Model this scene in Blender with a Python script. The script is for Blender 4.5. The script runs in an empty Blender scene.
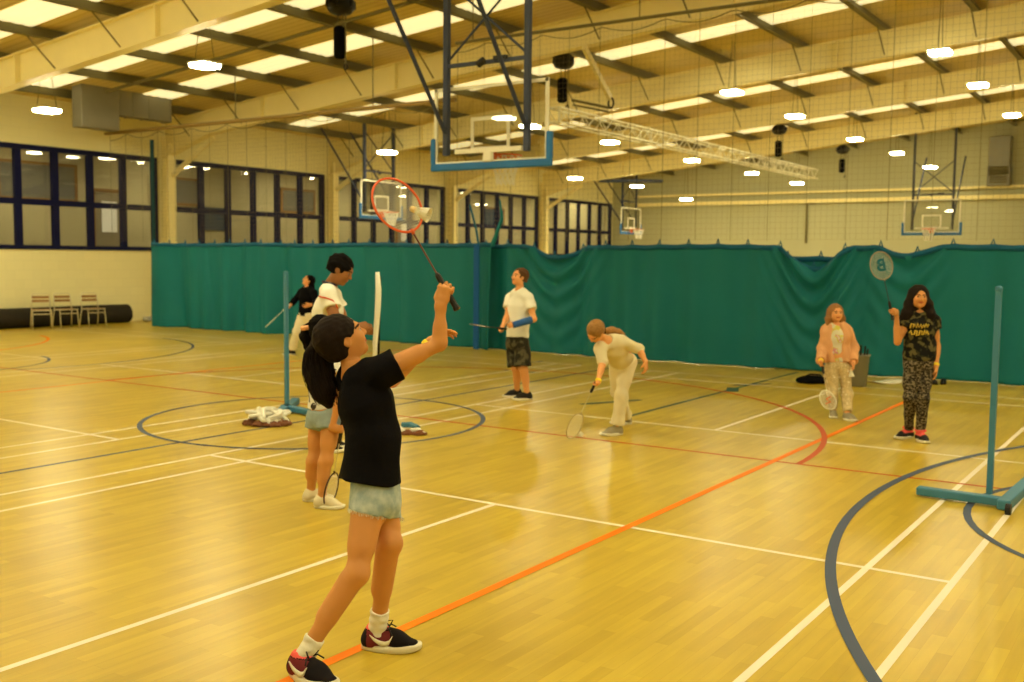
import bpy, math, random
import numpy as np
from mathutils import Vector, Matrix
random.seed(7); rng = np.random.default_rng(7)
SC = bpy.context.scene; COL = SC.collection
V = lambda *a: np.array(a, float)
def nrm(v): v = np.array(v, float); return v/np.linalg.norm(v)
def lerp(a, b, t): return np.array(a, float)*(1-t)+np.array(b, float)*t

# ------------------------------------------------------------------ camera geometry (solved from the court markings, metres)
F = 1030.0; YAW, PITCH, ROLL = -.592, -.0802, .0096
EYE = V(4.114, -7.9, 1.745)
_f = V(math.sin(YAW)*math.cos(PITCH), math.cos(YAW)*math.cos(PITCH), math.sin(PITCH))
_r = V(math.cos(YAW), -math.sin(YAW), 0); _u = np.cross(_r, _f)
CR = math.cos(ROLL)*_r+math.sin(ROLL)*_u; CU = -math.sin(ROLL)*_r+math.cos(ROLL)*_u; CF = _f
def ray(px, py): return CR*(px-512)/F+CU*(341-py)/F+CF
def at(px, py, d): return EYE+ray(px, py)*d
def at_z(px, py, z=0.): d = ray(px, py); return EYE+d*(z-EYE[2])/d[2]
def at_y(px, py, y): d = ray(px, py); return EYE+d*(y-EYE[1])/d[1]
RIGHT = nrm(V(CR[0], CR[1], 0)); AWAY = nrm(V(CF[0], CF[1], 0)); UP = V(0, 0, 1.)

# ------------------------------------------------------------------ materials
TINT = V(1.0, .83, .45)
def lin(c): return tuple((x/12.92 if x <= .04045 else ((x+.055)/1.055)**2.4) for x in (v/255 for v in c))
def A(r, g, b, e=1.0):            # surface colour whose look under the warm hall lamps is (r, g, b)
    l = lin((r, g, b)); return tuple(float(min(.92, max(.002, l[i]/TINT[i]/e))) for i in range(3))+(1,)
def bsdf(name):
    m = bpy.data.materials.new(name); m.use_nodes = True
    return m, m.node_tree.nodes, m.node_tree.links, m.node_tree.nodes['Principled BSDF']
def mat(name, col, rough=.6, spec=.3, metal=0., noise=0., nscale=30., bump=0., bscale=200., sheen=0.):
    m, N, L, b = bsdf(name)
    b.inputs['Base Color'].default_value = col; b.inputs['Roughness'].default_value = rough
    b.inputs['Specular IOR Level'].default_value = spec; b.inputs['Metallic'].default_value = metal
    tc = N.new('ShaderNodeTexCoord')
    if noise:
        n = N.new('ShaderNodeTexNoise'); n.inputs['Scale'].default_value = nscale; n.inputs['Detail'].default_value = 5
        L.new(tc.outputs['Object'], n.inputs['Vector'])
        mx = N.new('ShaderNodeMix'); mx.data_type = 'RGBA'
        mx.inputs[6].default_value = tuple(c*(1-noise) for c in col[:3])+(1,)
        mx.inputs[7].default_value = tuple(min(.95, c*(1+noise)) for c in col[:3])+(1,)
        L.new(n.outputs['Fac'], mx.inputs[0]); L.new(mx.outputs[2], b.inputs['Base Color'])
    if bump:
        n2 = N.new('ShaderNodeTexNoise'); n2.inputs['Scale'].default_value = bscale
        L.new(tc.outputs['Object'], n2.inputs['Vector'])
        bp = N.new('ShaderNodeBump'); bp.inputs['Strength'].default_value = bump; bp.inputs['Distance'].default_value = .01
        L.new(n2.outputs['Fac'], bp.inputs['Height']); L.new(bp.outputs['Normal'], b.inputs['Normal'])
    return m
def emit(name, col, strength):
    m, N, L, b = bsdf(name); b.inputs['Base Color'].default_value = (.8, .8, .8, 1)
    b.inputs['Emission Color'].default_value = col; b.inputs['Emission Strength'].default_value = strength
    return m
def glass(name, tint=(1, 1, 1, 1), gloss=.08, rough=.02):
    m = bpy.data.materials.new(name); m.use_nodes = True; N = m.node_tree.nodes; L = m.node_tree.links; N.clear()
    o = N.new('ShaderNodeOutputMaterial'); t = N.new('ShaderNodeBsdfTransparent'); t.inputs[0].default_value = tint
    g = N.new('ShaderNodeBsdfGlossy'); g.inputs['Roughness'].default_value = rough
    lw = N.new('ShaderNodeLayerWeight'); lw.inputs[0].default_value = .5; pw = N.new('ShaderNodeMath'); pw.operation = 'POWER'; pw.inputs[1].default_value = 4.; L.new(lw.outputs['Facing'], pw.inputs[0])
    fr = N.new('ShaderNodeMath'); fr.operation = 'MULTIPLY_ADD'; fr.inputs[1].default_value = .7; fr.inputs[2].default_value = .035; L.new(pw.outputs[0], fr.inputs[0])
    mx = N.new('ShaderNodeMixShader'); L.new(fr.outputs[0], mx.inputs[0]); L.new(t.outputs[0], mx.inputs[1]); L.new(g.outputs[0], mx.inputs[2])
    L.new(mx.outputs[0], o.inputs[0]); return m
def ramp_mat(name, stops, scale=12., kind='noise', rough=.8, stretch=(1, 1, 1), detail=2., interp='CONSTANT'):
    m, N, L, b = bsdf(name); b.inputs['Roughness'].default_value = rough; b.inputs['Specular IOR Level'].default_value = .15
    tc = N.new('ShaderNodeTexCoord'); mp = N.new('ShaderNodeMapping'); mp.inputs['Scale'].default_value = stretch
    L.new(tc.outputs['Object'], mp.inputs[0])
    n = N.new('ShaderNodeTexNoise' if kind == 'noise' else 'ShaderNodeTexVoronoi'); n.inputs['Scale'].default_value = scale
    if kind == 'noise': n.inputs['Detail'].default_value = detail
    L.new(mp.outputs[0], n.inputs['Vector'])
    cr = N.new('ShaderNodeValToRGB'); cr.color_ramp.interpolation = interp
    el = cr.color_ramp.elements
    while len(el) < len(stops): el.new(.5)
    for e, (p, c) in zip(el, stops): e.position = p; e.color = c
    L.new(n.outputs['Fac' if kind == 'noise' else 'Distance'], cr.inputs[0]); L.new(cr.outputs[0], b.inputs['Base Color'])
    return m

M = {}
def floor_mat():
    m, N, L, b = bsdf('sports_floor_boards')
    tc = N.new('ShaderNodeTexCoord'); mp = N.new('ShaderNodeMapping'); mp.inputs['Rotation'].default_value = (0, 0, math.pi/2)
    L.new(tc.outputs['Object'], mp.inputs[0])
    br = N.new('ShaderNodeTexBrick'); br.offset = .37; br.offset_frequency = 2; br.squash = 1
    br.inputs['Scale'].default_value = 1.; br.inputs['Brick Width'].default_value = .62; br.inputs['Row Height'].default_value = .068
    br.inputs['Mortar Size'].default_value = .0006; br.inputs['Bias'].default_value = 0
    br.inputs['Color1'].default_value = (.57, .425, .043, 1); br.inputs['Color2'].default_value = (.475, .335, .026, 1); br.inputs['Mortar'].default_value = (.41, .27, .02, 1)
    L.new(mp.outputs[0], br.inputs['Vector'])
    mp2 = N.new('ShaderNodeMapping'); mp2.inputs['Scale'].default_value = (14, 1.1, 1); L.new(tc.outputs['Object'], mp2.inputs[0])
    n = N.new('ShaderNodeTexNoise'); n.inputs['Scale'].default_value = 1.6; n.inputs['Detail'].default_value = 5; L.new(mp2.outputs[0], n.inputs['Vector'])
    n3 = N.new('ShaderNodeTexNoise'); n3.inputs['Scale'].default_value = .9; n3.inputs['Detail'].default_value = 3; L.new(tc.outputs['Object'], n3.inputs['Vector'])
    mx = N.new('ShaderNodeMix'); mx.data_type = 'RGBA'; mx.blend_type = 'OVERLAY'; mx.inputs[0].default_value = .2
    L.new(br.outputs['Color'], mx.inputs[6]); L.new(n.outputs['Fac'], mx.inputs[7])
    mx2 = N.new('ShaderNodeMix'); mx2.data_type = 'RGBA'; mx2.blend_type = 'OVERLAY'; mx2.inputs[0].default_value = .18
    L.new(mx.outputs[2], mx2.inputs[6]); L.new(n3.outputs['Fac'], mx2.inputs[7])
    L.new(mx2.outputs[2], b.inputs['Base Color'])
    b.inputs['Roughness'].default_value = .30; b.inputs['Specular IOR Level'].default_value = .36
    return m
def block_wall(name, col, w=.45, h=.225):
    m, N, L, b = bsdf(name); b.inputs['Roughness'].default_value = .75; b.inputs['Specular IOR Level'].default_value = .2
    g = N.new('ShaderNodeNewGeometry'); sp = N.new('ShaderNodeSeparateXYZ'); L.new(g.outputs['Position'], sp.inputs[0])
    ad = N.new('ShaderNodeMath'); ad.operation = 'ADD'; L.new(sp.outputs[0], ad.inputs[0]); L.new(sp.outputs[1], ad.inputs[1])
    cb = N.new('ShaderNodeCombineXYZ'); L.new(ad.outputs[0], cb.inputs[0]); L.new(sp.outputs[2], cb.inputs[1])
    br = N.new('ShaderNodeTexBrick'); br.inputs['Scale'].default_value = 1.; br.inputs['Brick Width'].default_value = w; br.inputs['Row Height'].default_value = h
    br.inputs['Mortar Size'].default_value = .006; br.inputs['Color1'].default_value = col
    br.inputs['Color2'].default_value = tuple(c*.975 for c in col[:3])+(1,); br.inputs['Mortar'].default_value = tuple(c*.93 for c in col[:3])+(1,)
    L.new(cb.outputs[0], br.inputs['Vector']); L.new(br.outputs['Color'], b.inputs['Base Color']); return m
def deck_mat():
    m, N, L, b = bsdf('roof_lining_sheet'); b.inputs['Roughness'].default_value = .7
    tc = N.new('ShaderNodeTexCoord'); w = N.new('ShaderNodeTexWave'); w.bands_direction = 'Y'; w.inputs['Scale'].default_value = 1.6
    L.new(tc.outputs['Object'], w.inputs['Vector'])
    cr = N.new('ShaderNodeValToRGB'); cr.color_ramp.elements[0].position = .02; cr.color_ramp.elements[1].position = .25
    cr.color_ramp.elements[0].color = (.56, .44, .16, 1); cr.color_ramp.elements[1].color = (.68, .55, .22, 1)
    L.new(w.outputs['Fac'], cr.inputs[0]); L.new(cr.outputs[0], b.inputs['Base Color']); return m

M['floor'] = floor_mat()
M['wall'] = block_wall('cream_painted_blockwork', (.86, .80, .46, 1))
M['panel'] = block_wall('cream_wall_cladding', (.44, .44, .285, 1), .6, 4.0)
M['deck'] = deck_mat()
M['beam'] = mat('cream_painted_steel', (.88, .78, .40, 1), .5, .3, noise=.05, nscale=3)
M['purlin'] = mat('dull_galvanised_purlin', A(112, 96, 46), .6, .3)
M['sky'] = emit('daylight_through_rooflight', (1, .85, .42, 1), 1.5)
M['lamp'] = emit('lamp_panel_light', (1, .87, .49, 1), 235.)
M['lampbody'] = mat('white_lamp_casing', A(220, 205, 150), .4)
M['navy'] = mat('navy_window_frame', (.004, .0055, .045, 1), .5, .12)
M['glass'] = glass('window_pane_glass', (.86, .86, .84, 1))
M['clear'] = glass('clear_backboard_sheet', (.88, .88, .86, 1))
M['white_line'] = mat('white_line_paint', (.84, .77, .66, 1), .5, .2)
M['blue_line'] = mat('slate_blue_line_paint', (.060, .085, .16, 1), .5, .15)
M['green_line'] = mat('dark_green_line_paint', A(52, 74, 50), .4, .3)
M['red_line'] = mat('brick_red_line_paint', (.50, .085, .02, 1), .5, .15)
M['orange_line'] = mat('orange_line_paint', (.84, .21, .003, 1), .5, .12)
M['curtain'] = mat('teal_vinyl_curtain', (.006, .16, .20, 1), .62, .22, noise=.07, nscale=2.2)
M['hem'] = mat('blue_green_webbing', A(0, 84, 92), .6)
M['net'] = mat('grey_net_cord', A(136, 116, 70), .8, .1)
M['galv'] = mat('galvanised_duct', (.22, .21, .165, 1), .5, .3, .1, noise=.08, nscale=4)
M['alu'] = mat('bare_aluminium', A(214, 190, 120), .35, .5, .6)
M['black'] = mat('black_plastic', A(20, 17, 12), .5, .3)
M['blackcloth'] = mat('black_cloth', A(13, 11, 8), .9, .05)
M['hoopblue'] = mat('blue_grey_hoop_steel', (.022, .033, .075, 1), .5, .4)
M['padblue'] = mat('blue_board_padding', A(40, 98, 122), .6, .3)
M['postblue'] = mat('teal_blue_post_steel', A(62, 114, 112), .45, .4)
M['rim'] = mat('orange_rim_steel', A(232, 96, 24), .45, .4)
M['white'] = mat('white_paint', A(232, 212, 150), .5, .3)
M['cord'] = mat('white_cord', A(236, 218, 160), .8, .1)
M['wood'] = mat('varnished_wood', A(146, 100, 42), .45, .35, noise=.15, nscale=9)
M['rubber'] = mat('dark_rubber_mat', A(44, 36, 20), .85, .15, noise=.15, nscale=8)
M['corr'] = mat('corridor_wall_paint', A(196, 172, 104), .8)

# ------------------------------------------------------------------ mesh building
def mesh_obj(name, verts, faces, mats, parent=None, fm=None, smooth=False):
    me = bpy.data.meshes.new(name); me.from_pydata([tuple(map(float, v)) for v in verts], [], [tuple(map(int, f)) for f in faces])
    for m in (mats if isinstance(mats, (list, tuple)) else [mats]): me.materials.append(m)
    if fm is not None: me.polygons.foreach_set('material_index', np.array(fm, dtype=np.int32))
    if smooth: me.polygons.foreach_set('use_smooth', np.ones(len(me.polygons), dtype=bool))
    me.update()
    o = bpy.data.objects.new(name, me); COL.objects.link(o)
    if parent is not None:
        o.parent = parent; o.matrix_parent_inverse = Matrix.Identity(4)
        o.location = Vector(-Vector(parent.get('base', (0, 0, 0))))
    return o
class MB:
    def __init__(s): s.v = []; s.f = []; s.m = []; s.mi = 0
    def add(s, vs, fs):
        n = len(s.v); s.v += [tuple(v) for v in vs]; s.f += [tuple(i+n for i in f) for f in fs]; s.m += [s.mi]*len(fs); return s
    def box(s, c, size, ax=None, bev=0.):
        c = V(*c); h = V(*size)/2; X = np.eye(3) if ax is None else np.array(ax)
        if bev <= 0:
            vs = [c+X[0]*h[0]*i+X[1]*h[1]*j+X[2]*h[2]*k for i in (-1, 1) for j in (-1, 1) for k in (-1, 1)]
            return s.add(vs, [(0, 1, 3, 2), (4, 6, 7, 5), (0, 4, 5, 1), (2, 3, 7, 6), (0, 2, 6, 4), (1, 5, 7, 3)])
        ring = []
        for (i, j) in ((1, 1), (-1, 1), (-1, -1), (1, -1)):
            b0, b1 = (h[0]*i, (h[1]-bev)*j), ((h[0]-bev)*i, h[1]*j)
            ring += [b0, b1] if i*j > 0 else [b1, b0]
        lv = [(-h[2], .0), (-h[2]+bev, 1.), (h[2]-bev, 1.), (h[2], .0)]
        vs = []
        for z, full in lv:
            k = 1. if full else None
            for (x, y) in ring:
                if k is None: x, y = x-np.sign(x)*bev*.7, y-np.sign(y)*bev*.7
                vs.append(c+X[0]*x+X[1]*y+X[2]*z)
        n = 8; fs = [tuple(range(n))[::-1], tuple(range(3*n, 4*n))]
        for r in range(3):
            for i in range(n): fs.append((r*n+i, r*n+(i+1) % n, (r+1)*n+(i+1) % n, (r+1)*n+i))
        return s.add(vs, fs)
    def tube(s, a, b, r, rb=None, n=8, caps=True): return s.path([a, b], r, rb, n, caps)
    def path(s, pts, r, rb=None, n=8, caps=True, closed=False, flat=None):
        P = [np.array(p, float) for p in pts]; k = len(P); rb = r if rb is None else rb
        T = [nrm((P[(i+1) % k] if closed or i < k-1 else P[i])-(P[i-1] if closed or i > 0 else P[i])) for i in range(k)]
        u = np.cross(T[0], V(0, 0, 1)) if abs(T[0][2]) < .95 else np.cross(T[0], V(1, 0, 0)); u = nrm(u); vs = []
        for i in range(k):
            u = u-T[i]*np.dot(u, T[i]); u = nrm(u); w = np.cross(T[i], u)
            rr = r[i] if isinstance(r, (list, tuple)) else r+(rb-r)*i/max(1, k-1)
            for j in range(n):
                a = 2*math.pi*(j+.5)/n; vs.append(P[i]+(u*math.cos(a)+w*math.sin(a))*rr)
        fs = []
        for i in range(k if closed else k-1):
            i2 = (i+1) % k
            for j in range(n): fs.append((i*n+j, i*n+(j+1) % n, i2*n+(j+1) % n, i2*n+j))
        if caps and not closed: fs += [tuple(range(n))[::-1], tuple((k-1)*n+j for j in range(n))]
        return s.add(vs, fs)
    def ring(s, c, ax, ay, r, n=32, m=6):
        c = V(*c); return s.path([c+np.array(ax)*math.cos(2*math.pi*i/n)+np.array(ay)*math.sin(2*math.pi*i/n) for i in range(n)], r, n=m, closed=True)
    def prism(s, poly, z0, z1, o=(0, 0, 0), ax=None):
        X = np.eye(3) if ax is None else np.array(ax); o = V(*o); n = len(poly)
        vs = [o+X[0]*p[0]+X[1]*p[1]+X[2]*z for z in (z0, z1) for p in poly]
        return s.add(vs, [tuple(range(n))[::-1], tuple(range(n, 2*n))]+[(i, (i+1) % n, n+(i+1) % n, n+i) for i in range(n)])
    def lathe(s, prof, o=(0, 0, 0), ax=None, n=20):
        X = np.eye(3) if ax is None else np.array(ax); o = V(*o); vs = []
        for r, z in prof:
            for j in range(n): a = 2*math.pi*j/n; vs.append(o+X[0]*r*math.cos(a)+X[1]*r*math.sin(a)+X[2]*z)
        k = len(prof); fs = [(i*n+j, i*n+(j+1) % n, (i+1)*n+(j+1) % n, (i+1)*n+j) for i in range(k-1) for j in range(n)]
        fs += [tuple(range(n))[::-1], tuple((k-1)*n+j for j in range(n))]
        return s.add(vs, fs)
    def build(s, name, mats, parent=None, smooth=False):
        return mesh_obj(name, s.v, s.f, mats, parent, s.m, smooth)
def frame(z, x=(1, 0, 0)):
    z = nrm(z); x = np.array(x, float)
    if abs(np.dot(nrm(x), z)) > .97: x = V(0, 1, 0) if abs(z[1]) < .9 else V(0, 0, 1)
    x = nrm(x-z*np.dot(x, z)); return [x, np.cross(z, x), z]
def tag(o, label=None, cat=None, group=None, kind=None):
    if label: o['label'] = label
    if cat: o['category'] = cat
    if group: o['group'] = group
    if kind: o['kind'] = kind
    return o
def thing(name, base, label, cat, group=None):
    o = bpy.data.objects.new(name, None); COL.objects.link(o); o.empty_display_size = .1
    o.location = Vector(tuple(map(float, base))); o['base'] = tuple(map(float, base)); return tag(o, label, cat, group)
def struct(o): o['kind'] = 'structure'; return o
def kids(o): return [c for c in COL.objects if c.parent == o]
def copy_tree(o, loc=None, parent=None, rz=None):
    c = o.copy(); COL.objects.link(c)
    if parent is not None: c.parent = parent
    if loc is not None: c.location = Vector(tuple(map(float, loc))); c['base'] = tuple(map(float, loc))
    if rz is not None: c.rotation_euler = (0, 0, rz)
    for ch in kids(o): copy_tree(ch, parent=c)
    return c
# ------------------------------------------------------------------ the setting
WX, FY, RX, BY = -19.3, 35.3, 22.0, -13.0
RIDGE = 6.0
def ztop(x): return 5.27+.095*((x if x <= RIDGE else 2*RIDGE-x)+19.3)      # top flange of the rafters
def zdeck(x): return ztop(x)+.2
struct(MB().box(((WX+RX)/2, (BY+FY)/2, -.05), (RX-WX+1, FY-BY+1, .1)).build('floor', M['floor']))
FL = bpy.data.objects['floor']
def strip(mb, a, b, w, z=.0016):
    a = V(a[0], a[1], 0); b = V(b[0], b[1], 0); t = nrm(b-a); n = V(-t[1], t[0], 0)*w/2; u = V(0, 0, z)
    return mb.add([a-n+u, a+n+u, b+n+u, b-n+u], [(3, 2, 1, 0)][::1])
def arc(mb, c, r, a0, a1, w, z=.0016, n=64):
    vs = []
    for i in range(n+1):
        a = a0+(a1-a0)*i/n
        for q in (r-w/2, r+w/2): vs.append(V(c[0]+q*math.cos(a), c[1]+q*math.sin(a), z))
    return mb.add(vs, [(2*i, 2*i+1, 2*i+3, 2*i+2) for i in range(n)])
def up_faces(mb):
    out = []
    for f in mb.f:
        p = [np.array(mb.v[i]) for i in f]
        out.append(f if np.cross(p[1]-p[0], p[2]-p[0])[2] > 0 else f[::-1])
    mb.f = out; return mb
w = MB()
for cx in (0., -7.39, -14.95):
    for x in (-3.05, -2.59, 2.59, 3.05): strip(w, (cx+x, -6.7), (cx+x, 6.72), .042)
    for y in (-6.7, -5.94, -1.98, 1.98, 5.94, 6.7): strip(w, (cx-3.05, y), (cx+3.05, y), .042, .002)
    strip(w, (cx, -6.7), (cx, -1.98), .042); strip(w, (cx, 1.98), (cx, 6.7), .042)
strip(w, (3.05, 5.94), (9, 5.94), .042); strip(w, (3.05, 6.7), (9, 6.7), .042)
up_faces(w).build('white_line_markings', M['white_line'], FL)['kind'] = 'structure'
w = MB(); strip(w, (1.06, -9.5), (1.06, 6.7), .058, .0026); strip(w, (-8.4, -1.5), (-8.4, 7.5), .05, .0026)
arc(w, (-17.6, .9), 3.95, .1, 1.3, .06, .0026)
up_faces(w).build('orange_line_markings', M['orange_line'], FL)['kind'] = 'structure'
w = MB(); strip(w, (-13, .75), (6, .75), .045, .0022); arc(w, (-3.6, .75), 4.88, 0, math.pi, .055, .003)
up_faces(w).build('red_line_markings', M['red_line'], FL)['kind'] = 'structure'
w = MB(); strip(w, (-3.76, -8), (-3.76, 8), .05, .0012); arc(w, (-3.78, .07), 1.80, 0, 2*math.pi, .052, .0034)
arc(w, (9.3, -.05), 7.18, 2.45, 3.85, .062, .0034); arc(w, (4.62, .08), 1.84, 0, 2*math.pi, .052, .0034)
arc(w, (-14.45, 1.9), 4.0, -.3, 1.45, .052, .0034); arc(w, (-12.6, .4), 1.75, -.6, 1.4, .05, .0034)
for a, b in (((-5.2, 6.9), (-5.25, 6.45)), ((-4.9, 5.3), (-4.3, 5.35)), ((-.95, 6.25), (-1.3, 5.75))): strip(w, a, b, .07, .0014)
up_faces(w).build('blue_line_markings', M['blue_line'], FL)['kind'] = 'structure'
w = MB(); strip(w, (-1.15, 1.98), (-1.15, 8.0), .06, .0012); strip(w, (-1.05, 5.05), (-1.2, 5.45), .16, .004)
strip(w, (-2.05, 2.75), (-1.65, 3.55), .1, .004)
up_faces(w).build('green_line_markings', M['green_line'], FL)['kind'] = 'structure'

WZ0, WZ1 = 1.85, 4.33
bays = [(-2.3, 3.5), (3.97, 9.8), (10.3, 16.1), (16.54, 22.35), (22.83, 28.77), (29.2, 35.15)]
m = MB()
m.box((WX-.15, (BY+FY)/2, WZ0/2), (.3, FY-BY, WZ0))
m.box((WX-.15, (BY+FY)/2, (WZ1+5.5)/2), (.3, FY-BY, 5.5-WZ1))
ys = [BY]+[q for b in bays[1:] for q in b]+[FY]
for i in range(0, len(ys), 2): m.box((WX-.15, (ys[i]+ys[i+1])/2, (WZ0+WZ1)/2), (.3, ys[i+1]-ys[i], WZ1-WZ0))
struct(m.build('wall_left', M['wall']))
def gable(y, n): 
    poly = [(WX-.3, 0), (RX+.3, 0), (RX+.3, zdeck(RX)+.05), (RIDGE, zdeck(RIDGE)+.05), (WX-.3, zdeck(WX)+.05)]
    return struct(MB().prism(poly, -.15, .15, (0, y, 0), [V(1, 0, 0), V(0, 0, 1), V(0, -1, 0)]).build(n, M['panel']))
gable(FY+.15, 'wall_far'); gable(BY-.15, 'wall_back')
struct(MB().box((RX+.15, (BY+FY)/2, 2.8), (.3, FY-BY, 5.6)).build('wall_right', M['wall']))
m = MB()
for x0, x1 in ((WX-.3, RIDGE), (RIDGE, RX+.3)):
    m.add([V(x0, BY, zdeck(x0)), V(x1, BY, zdeck(x1)), V(x1, FY, zdeck(x1)), V(x0, FY, zdeck(x0)), V(x0, BY, zdeck(x0)+.1), V(x1, BY, zdeck(x1)+.1), V(x1, FY, zdeck(x1)+.1), V(x0, FY, zdeck(x0)+.1)],
          [(0, 3, 2, 1), (4, 5, 6, 7), (0, 1, 5, 4), (2, 3, 7, 6), (1, 2, 6, 5), (3, 0, 4, 7)])
struct(m.build('ceiling', M['deck']))
PX = [-18.2, -16.2, -14.2, -12.2, -10.1, -8.05, -6.0, -4.1, -2.2, -.3, 1.6, 3.6, 5.5, 7.5, 9.5, 11.5, 13.5, 15.5, 17.5, 19.5, 21.4]
PYS = [-8.85, -2.55, 3.75, 10.05, 16.3, 22.6, 28.95]
for x in PX:                                                            # cold-rolled Z purlins under the lining sheets
    z = zdeck(x); a = .095*(1 if x < RIDGE else -1)
    m = MB(); m.box((x, (BY+FY)/2, z-.1), (.03, FY-BY, .2)); m.box((x+.05, (BY+FY)/2, z-.19), (.12, FY-BY, .02)); m.box((x-.05, (BY+FY)/2, z-.012), (.12, FY-BY, .02))
    struct(m.build('beam_purlin', M['purlin']))
SY = [-6.2, -3.2, -.1, 2.85, 5.8, 8.55, 13.95, 21.0, 27.8, 30.6, 33.4]
for y in SY:                                                            # translucent rooflight strips running up the slope
    m = MB()
    for x0, x1 in ((WX+.9, RIDGE-.2), (RIDGE+.2, RX-.9)):
        n = 14
        for i in range(n):
            xa = x0+(x1-x0)*i/n; xb = x0+(x1-x0)*(i+1)/n
            for k in range(4):                                          # profiled sheet: four shallow ribs
                ya = y-.44+k*.22
                zz = [(ya, 0), (ya+.08, -.012), (ya+.14, -.012), (ya+.22, 0)]
                for (p, q) in zip(zz[:-1], zz[1:]):
                    m.add([V(xa, p[0], zdeck(xa)-.012+p[1]), V(xb, p[0], zdeck(xb)-.012+p[1]), V(xb, q[0], zdeck(xb)-.012+q[1]), V(xa, q[0], zdeck(xa)-.012+q[1])], [(0, 3, 2, 1)])
    struct(m.build('window_rooflight', M['sky']))
def rafter(y, n):
    root = MB(); xs = [WX+.1, -17.4, -14., -8., RIDGE]
    dep = {0: .95, 1: .62}
    for side in (0, 1):
        for i in range(len(xs)-1):
            pts = []
            for x in (xs[i], xs[i+1]):
                d = .95 if x == xs[0] else .58; X = x if not side else 2*RIDGE-x
                pts.append((X, ztop(x)-d, ztop(x)))
            (xa, ba, ta), (xb, bb, tb) = pts
            root.add([V(xa, y-.012, ba), V(xb, y-.012, bb), V(xb, y-.012, tb), V(xa, y-.012, ta), V(xa, y+.012, ba), V(xb, y+.012, bb), V(xb, y+.012, tb), V(xa, y+.012, ta)],
                     [(0, 1, 2, 3), (7, 6, 5, 4), (0, 4, 5, 1), (3, 2, 6, 7)])
            for za, zb in ((ba, bb), (ta, tb)):
                root.add([V(xa, y-.12, za-.02), V(xb, y-.12, zb-.02), V(xb, y+.12, zb-.02), V(xa, y+.12, za-.02), V(xa, y-.12, za), V(xb, y-.12, zb), V(xb, y+.12, zb), V(xa, y+.12, za)],
                         [(0, 3, 2, 1), (4, 5, 6, 7), (0, 1, 5, 4), (2, 3, 7, 6), (0, 4, 7, 3), (1, 2, 6, 5)])
    o = struct(root.build('beam_rafter', M['beam']))
    for x in (-15.4, -11.1, -3.2, 3.4):
        struct(MB().box((x, y, ztop(x)-.3), (.03, .24, .6)).build('stiffener_plate', M['beam'], o))
    for x in PX:
        if x < 5 and y > 3:
            struct(MB().tube((x+.02, y-.62, zdeck(x)-.16), (x+.06, y-.06, ztop(x)-.52), .016, n=5).build('fly_brace', M['purlin'], o))
    c = MB(); c.box((WX+.11, y, 2.45), (.02, .24, 4.9)); c.box((WX+.35, y, 2.35), (.02, .24, 4.7)); c.box((WX+.23, y, 2.35), (.24, .016, 4.7))
    struct(c.build('beam_column', M['beam']))
    k = MB(); k.box((0, 0, 0), (.12, .12, 2.0), frame(V(1.95, 0, ztop(-17.3)-.7-3.9))); 
    mid = (V(WX+.36, y, 3.85)+V(-17.25, y, ztop(-17.25)-.7))/2; L_ = np.linalg.norm(V(-17.25, y, ztop(-17.25)-.7)-V(WX+.36, y, 3.85))
    k = MB().box(mid, (.07, .12, L_), frame(V(-17.25, y, ztop(-17.25)-.7)-V(WX+.36, y, 3.85), (0, 1, 0)))
    struct(k.build('knee_brace', M['beam'], o))
for i, y in enumerate(PYS): rafter(y, i)

# windows along the left wall, and the corridor behind them
def window(n, y0, y1, div):
    o = MB(); fw = .07; xc = WX-.02
    for (z0, z1) in ((WZ0, WZ0+.1), (WZ1-.12, WZ1), (2.91, 3.05)): o.box((xc, (y0+y1)/2, (z0+z1)/2), (.12, y1-y0, z1-z0))
    for k in range(div+1):
        yy = y0+.05+(y1-y0-.1)*k/div; o.box((xc-.003, yy, (WZ0+WZ1)/2), (.11, .165 if 0 < k < div else .17, WZ1-WZ0))
    w_ = struct(o.build('window_%d' % n, M['navy']))
    p = MB().box((WX-.06, (y0+y1)/2, (WZ0+WZ1)/2), (.012, y1-y0-.04, WZ1-WZ0-.04)).build('window_pane', M['glass'], w_); struct(p)
window(1, *bays[1], 6); window(2, *bays[2], 6); window(3, *bays[3], 6); window(4, *bays[4], 6); window(5, *bays[5], 6)
CX = -23.0
struct(MB().box((CX-.1, (BY+FY)/2, 2.4), (.2, FY-BY, 5.0)).build('wall_corridor', M['corr']))
struct(MB().box(((CX+WX)/2-.15, (BY+FY)/2, 4.75), (WX-.3-CX, FY-BY, .1)).build('ceiling_corridor', M['corr']))
struct(MB().box(((CX+WX)/2-.15, (BY+FY)/2, .9), (WX-.3-CX, FY-BY, .1)).build('floor_corridor', mat('corridor_carpet', A(90, 76, 50), .9)))
for y in (BY+.1, FY-.1): struct(MB().box(((CX+WX)/2-.15, y, 2.8), (WX-.3-CX, .2, 4.0)).build('wall_corridor_end', M['corr']))
def cdoor(n, y):
    o = MB(); 
    for dy in (-.52, .52): o.box((CX+.03, y+dy, 2.25), (.08, .1, 2.7))
    o.box((CX+.03, y, 3.62), (.08, 1.14, .1))
    d = struct(o.build('door_%d' % n, M['wood'])); l = MB().box((CX+.025, y, 2.25), (.05, .94, 2.6)).build('door_leaf', mat('pale_door_leaf', A(150, 128, 80), .6), d); struct(l)
    struct(MB().box((CX+.06, y, 2.85), (.02, .5, .9)).build('door_pane', emit('lit_room_beyond_door', (1, .9, .6, 1), .25), d))
cdoor(1, 10.9); cdoor(2, 24.5)
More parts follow.
